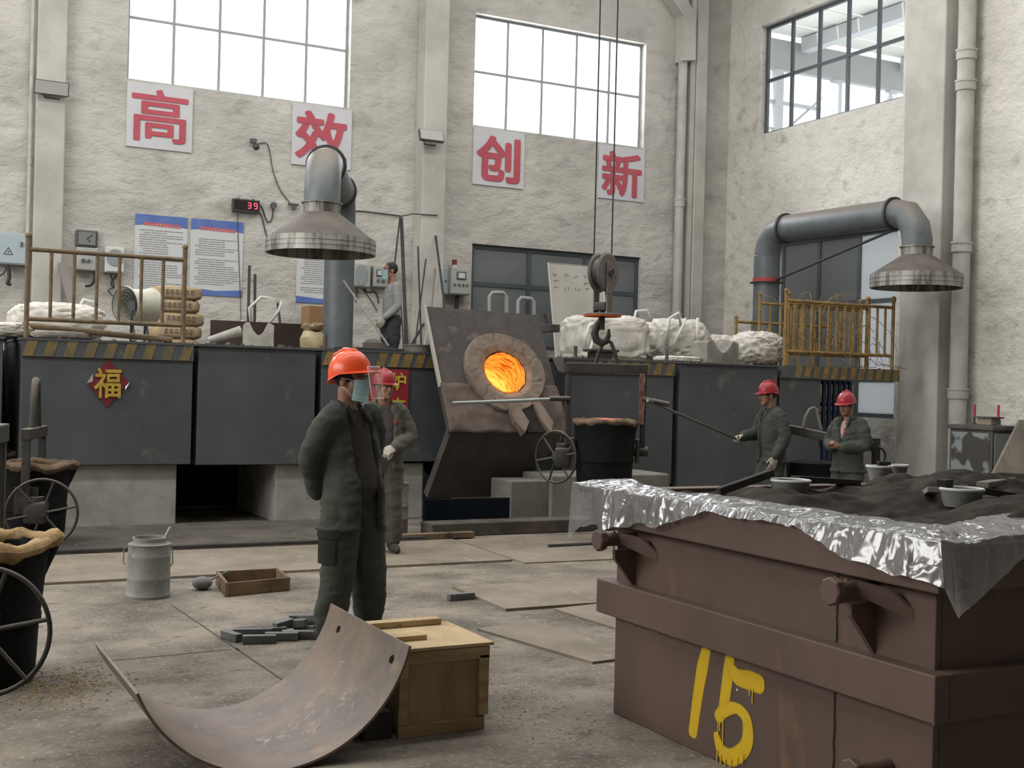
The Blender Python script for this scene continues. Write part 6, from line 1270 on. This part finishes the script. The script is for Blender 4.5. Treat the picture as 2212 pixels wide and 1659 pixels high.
        for sd_ in (1, -1):
            q = V((.058 + lx * .65, .078 * sd_, 1.452)); bm = nb(); poly(bm, [q, q + V((.052, .012 * sd_, -.055)), q + V((.075, -.002 * sd_, -.12)), q + V((.06, -.03 * sd_, -.075)), q + V((.018, -.012 * sd_, -.01))], V((.006, 0, .006))); pb('lapel', bm, jacket, jk, False)
    bm = nb(); loft(bm, [(.78, .0, 0, .11, .15), (.88, .0, 0, .118, .162), (.98, .005, 0, .112, .155)])
    for sd_, (kn, an) in zip((1, -1), legs):
        a2 = V(kn).lerp(V(an), .88); seg(bm, [(0, .085 * sd_, .88), V((0, .085 * sd_, .88)).lerp(V(kn), .5), kn, V(kn).lerp(V(an), .6), a2], [.118, .116, .10, .098, .084])
    tz = lk('trousers', solidify(bm, vox * 1.15, 3, folds(.0115, 4.0, (1, 1, 1.7), seed + 5)), trouser)
    for sd_, (kn, an) in zip((1, -1), legs):
        x, y = an[0], an[1]; bm = nb(); seg(bm, [(x - .07, y, .06), (x + .0, y, .062), (x + .1, y + .01 * sd_, .045), (x + .165, y + .015 * sd_, .035)], [.046, .05, .044, .032]); seg(bm, [(x - .02, y, .05), (x - .02, y, .14)], [.048, .05])
        for v in bm.verts: v.co.z = max(v.co.z, .0)
        lk('shoe', solidify(bm, .012, 2), bootm)
    for sd_ in glove:
        sh, el, wr, hd, pn, ths = arms[0 if sd_ > 0 else 1]; bm = nb(); hand(bm, wr, hd, pn, curl[0 if sd_ > 0 else 1], ths, 1.14); e = V(wr) - V(el); seg(bm, [V(wr) - e.normalized() * .05, V(wr)], [.04, .032]); lk('glove', solidify(bm, .006, 2), glovem)
    return t, s
def dirrz(fwd_amt, right_amt):
    d = R0 * right_amt - FW * fwd_amt; return math.atan2(d.y, d.x)
green = M('work_green', C(72, 76, 70), C(60, 64, 60), scale=3, rough=.9, bump=.25, bscale=140, spec=.2, bdist=.002); green2 = M('work_green_trousers', C(74, 76, 69), C(62, 65, 60), scale=3, rough=.9, bump=.25, bscale=140, spec=.2, bdist=.002)
greenl = M('work_green_faded', C(92, 90, 80), C(78, 78, 70), scale=3, rough=.9, bump=.2, bscale=140, spec=.2, bdist=.002); shirtd = M('shirt_dark', C(66, 62, 62), rough=.95, spec=.1); shirtg = M('shirt_grey', C(88, 82, 82), rough=.95, spec=.1)
horange = M('helmet_orange', C(226, 84, 44), rough=.28); hred = M('helmet_red', C(146, 40, 48), rough=.34); hred2 = M('helmet_pink_red', C(156, 50, 60), rough=.32)
swm = M('sweater_grey', C(150, 150, 150), C(136, 136, 137), scale=4, rough=.95, spec=.1); navy = M('trouser_navy', C(54, 56, 62), C(44, 46, 52), scale=3, rough=.9)
# 1 - the man in front, hands behind his back
p = at(752, 1386, Z=0)
t1, s1 = person('man in orange helmet and face shield, hands clasped behind his dark jacket', (p.x, p.y, 0), dirrz(.64, .77), 1.70,
    [((-.01, .175, 1.375), (-.11, .255, 1.12), (-.20, .085, .91), (-.05, -.95, -.2), (-1, 0, .1), -1), ((-.01, -.175, 1.375), (-.10, -.25, 1.13), (-.195, -.10, .9), (-.05, .95, -.3), (-1, 0, .1), 1)],
    [((.04, .12, .48), (.0, .17, .09)), ((.03, -.12, .48), (-.02, -.15, .09))], green, green2, shirtd, head=(.30, .04), hat=horange, hat_drop=-.2, belly=.03, vox=.0095, gap=.52, mask=True, shield=True, hem=.69, curl=(.6, .6), hatk=1.1, lean_x=-.08, seed=1)
def tpart(t, s, name, bm, mat, sm=False): bmesh.ops.scale(bm, vec=V((s, s, s)), verts=bm.verts); return fin(name, bm, mat, t, sm, True)
def wrap(z0, z1, a0, a1, r, cx=.022, cy=-.113):
    b = nb(); grid(b, lambda u, v: (cx + r * math.cos(math.radians(a0 + (a1 - a0) * u)), cy + r * math.sin(math.radians(a0 + (a1 - a0) * u)), z0 + (z1 - z0) * v), 10, 6)
    bmesh.ops.solidify(b, geom=b.faces[:], thickness=.008); return b
tpart(t1, s1, 'thigh_pocket', wrap(.5, .69, -122, -52, .128), green2, True); tpart(t1, s1, 'pocket_flap', wrap(.655, .7, -124, -50, .134), green2, True)
# 2 - second worker behind him
p = at(820, 1192, Z=0.02)
t2, s2 = person('worker in red helmet and faded green jacket half hidden behind the man in orange', (p.x, p.y, .02), dirrz(.94, .30), 1.62,
    [((-.01, .175, 1.375), (.02, .27, 1.12), (.21, .08, 1.02), (.5, -.8, -.25), (-.3, -.4, -.8), -1), ((-.01, -.175, 1.375), (.02, -.27, 1.12), (.2, -.07, 1.0), (.5, .8, -.2), (-.3, .4, -.8), 1)],
    [((.03, .1, .48), (.02, .12, .09)), ((.02, -.1, .48), (-.02, -.11, .09))], greenl, greenl, shirtg, head=(.35, 0), hat=hred, vox=.011, gap=.5, glove=(1, -1), curl=(.7, .7), seed=3)
bm = nb(); box(bm, (.135, .105, 1.27), (.012, .035, .03), (0, 0, .5)); tpart(t2, s2, 'red_badge', bm, cred)
bm = nb(); ball(bm, (-.0, .262, 1.27), (.03, .012, .035), 2); tpart(t2, s2, 'arm_badge', bm, eyed)
# 3 - masked man on the deck
p = at(846, 700, D=17.3)
person('masked man in grey sweater standing on the furnace deck by the middle pillar', (p.x, p.y, 1.55), dirrz(.34, -.94), 1.72,
    [((-.01, .18, 1.375), (-.02, .235, 1.1), (.16, .2, .92), (.55, .0, -.85), (0, -1, 0), -1), ((-.01, -.18, 1.375), (-.02, -.24, 1.1), (.05, -.22, .86), (.2, 0, -1), (0, 1, 0), 1)],
    [((.03, .1, .48), (.0, .11, .09)), ((.02, -.1, .48), (-.02, -.11, .09))], swm, navy, swm, head=(.12, 0), mask=True, vox=.012, sweater=True, glove=(1, -1), curl=(.4, .4), glasses=True, seed=4)
# 4 - worker with the long pole
p = at(1664, 1140, D=14.0)
zf = at(1605, 929, D=13.0)
rz4 = dirrz(.22, -.97); L4 = V((p.x, p.y, 0))
s4 = 1.64 / 1.70; m4 = (Matrix.Translation(L4) @ Matrix.Rotation(rz4, 4, 'Z') @ Matrix.Scale(s4, 4)).inverted()
w4 = V((.33, -.12, 1.10)); hw = Matrix.Translation(L4) @ Matrix.Rotation(rz4, 4, 'Z') @ Matrix.Scale(s4, 4)
person('worker in red helmet and dark jacket holding the long pole with a gloved hand', L4, rz4, 1.64,
    [((.0, .18, 1.375), (-.04, .25, 1.11), (.07, .24, .88), (.25, .0, -.95), (.1, -1, 0), -1), ((.02, -.18, 1.375), (.1, -.25, 1.13), w4, (.9, .12, -.1), (0.1, .4, -.9), 1)],
    [((.04, .11, .48), (.0, .13, .09)), ((.1, -.1, .48), (.12, -.12, .09))], green, green, shirtd, head=(-.05, .06), hat=hred, vox=.011, gap=.35, glove=(1, -1), curl=(.3, .95), lean_x=.03, seed=6)
# the pole he holds, socketed in the ladle
a = hw @ (w4 + V((.085, .02, -.035))); b_ = at(1415, 872, D=12.45); e = (a - b_).normalized()
bm = nb(); cyl(bm, b_ - e * .16, a + e * .12, .017, n=12); one('tilting_pole', bm, M('pole_steel', C(96, 98, 96), rough=.4, metal=.5), 'long steel pole held by the gloved worker and reaching to the hanging ladle', 'pole', True)
# 5 - worker looking down
p = at(1828, 1150, D=13.3)
t5, s5 = person('worker in pinkish red helmet looking down at the small thing in his hands', (p.x, p.y, 0), dirrz(.62, -.78), 1.55,
    [((-.01, .18, 1.375), (.03, .26, 1.13), (.24, .07, 1.1), (.75, -.55, .05), (-.2, -.3, .9), -1), ((-.01, -.18, 1.375), (.03, -.26, 1.13), (.23, -.07, 1.1), (.75, .55, .05), (-.2, .3, .9), 1)],
    [((.03, .1, .48), (.02, .12, .09)), ((.02, -.1, .48), (-.02, -.11, .09))], green, green, M('shirt_pink', C(176, 140, 136), rough=.9), head=(.1, .13), hat=hred2, hat_drop=.0, vox=.010, gap=(.05, .22), curl=(.75, .75), lean_x=.02, seed=8)
bm = nb(); box(bm, (.33, .0, 1.125), (.13, .06, .02), (0, -.2, .3), bev=.004); o = tpart(t5, s5, 'held_phone', bm, M('phone_case', C(110, 56, 58), rough=.5))
bm = nb(); R_ = random.Random(2)
for i in range(5): box(bm, (.155, .06 + i * .014, 1.29 - .002 * i), (.004, .009, .014), (0, 0, .3))
tpart(t5, s5, 'chest_embroidery', bm, M('red_thread', C(196, 60, 72), rough=.8)).__setitem__('kind', 'stuff')
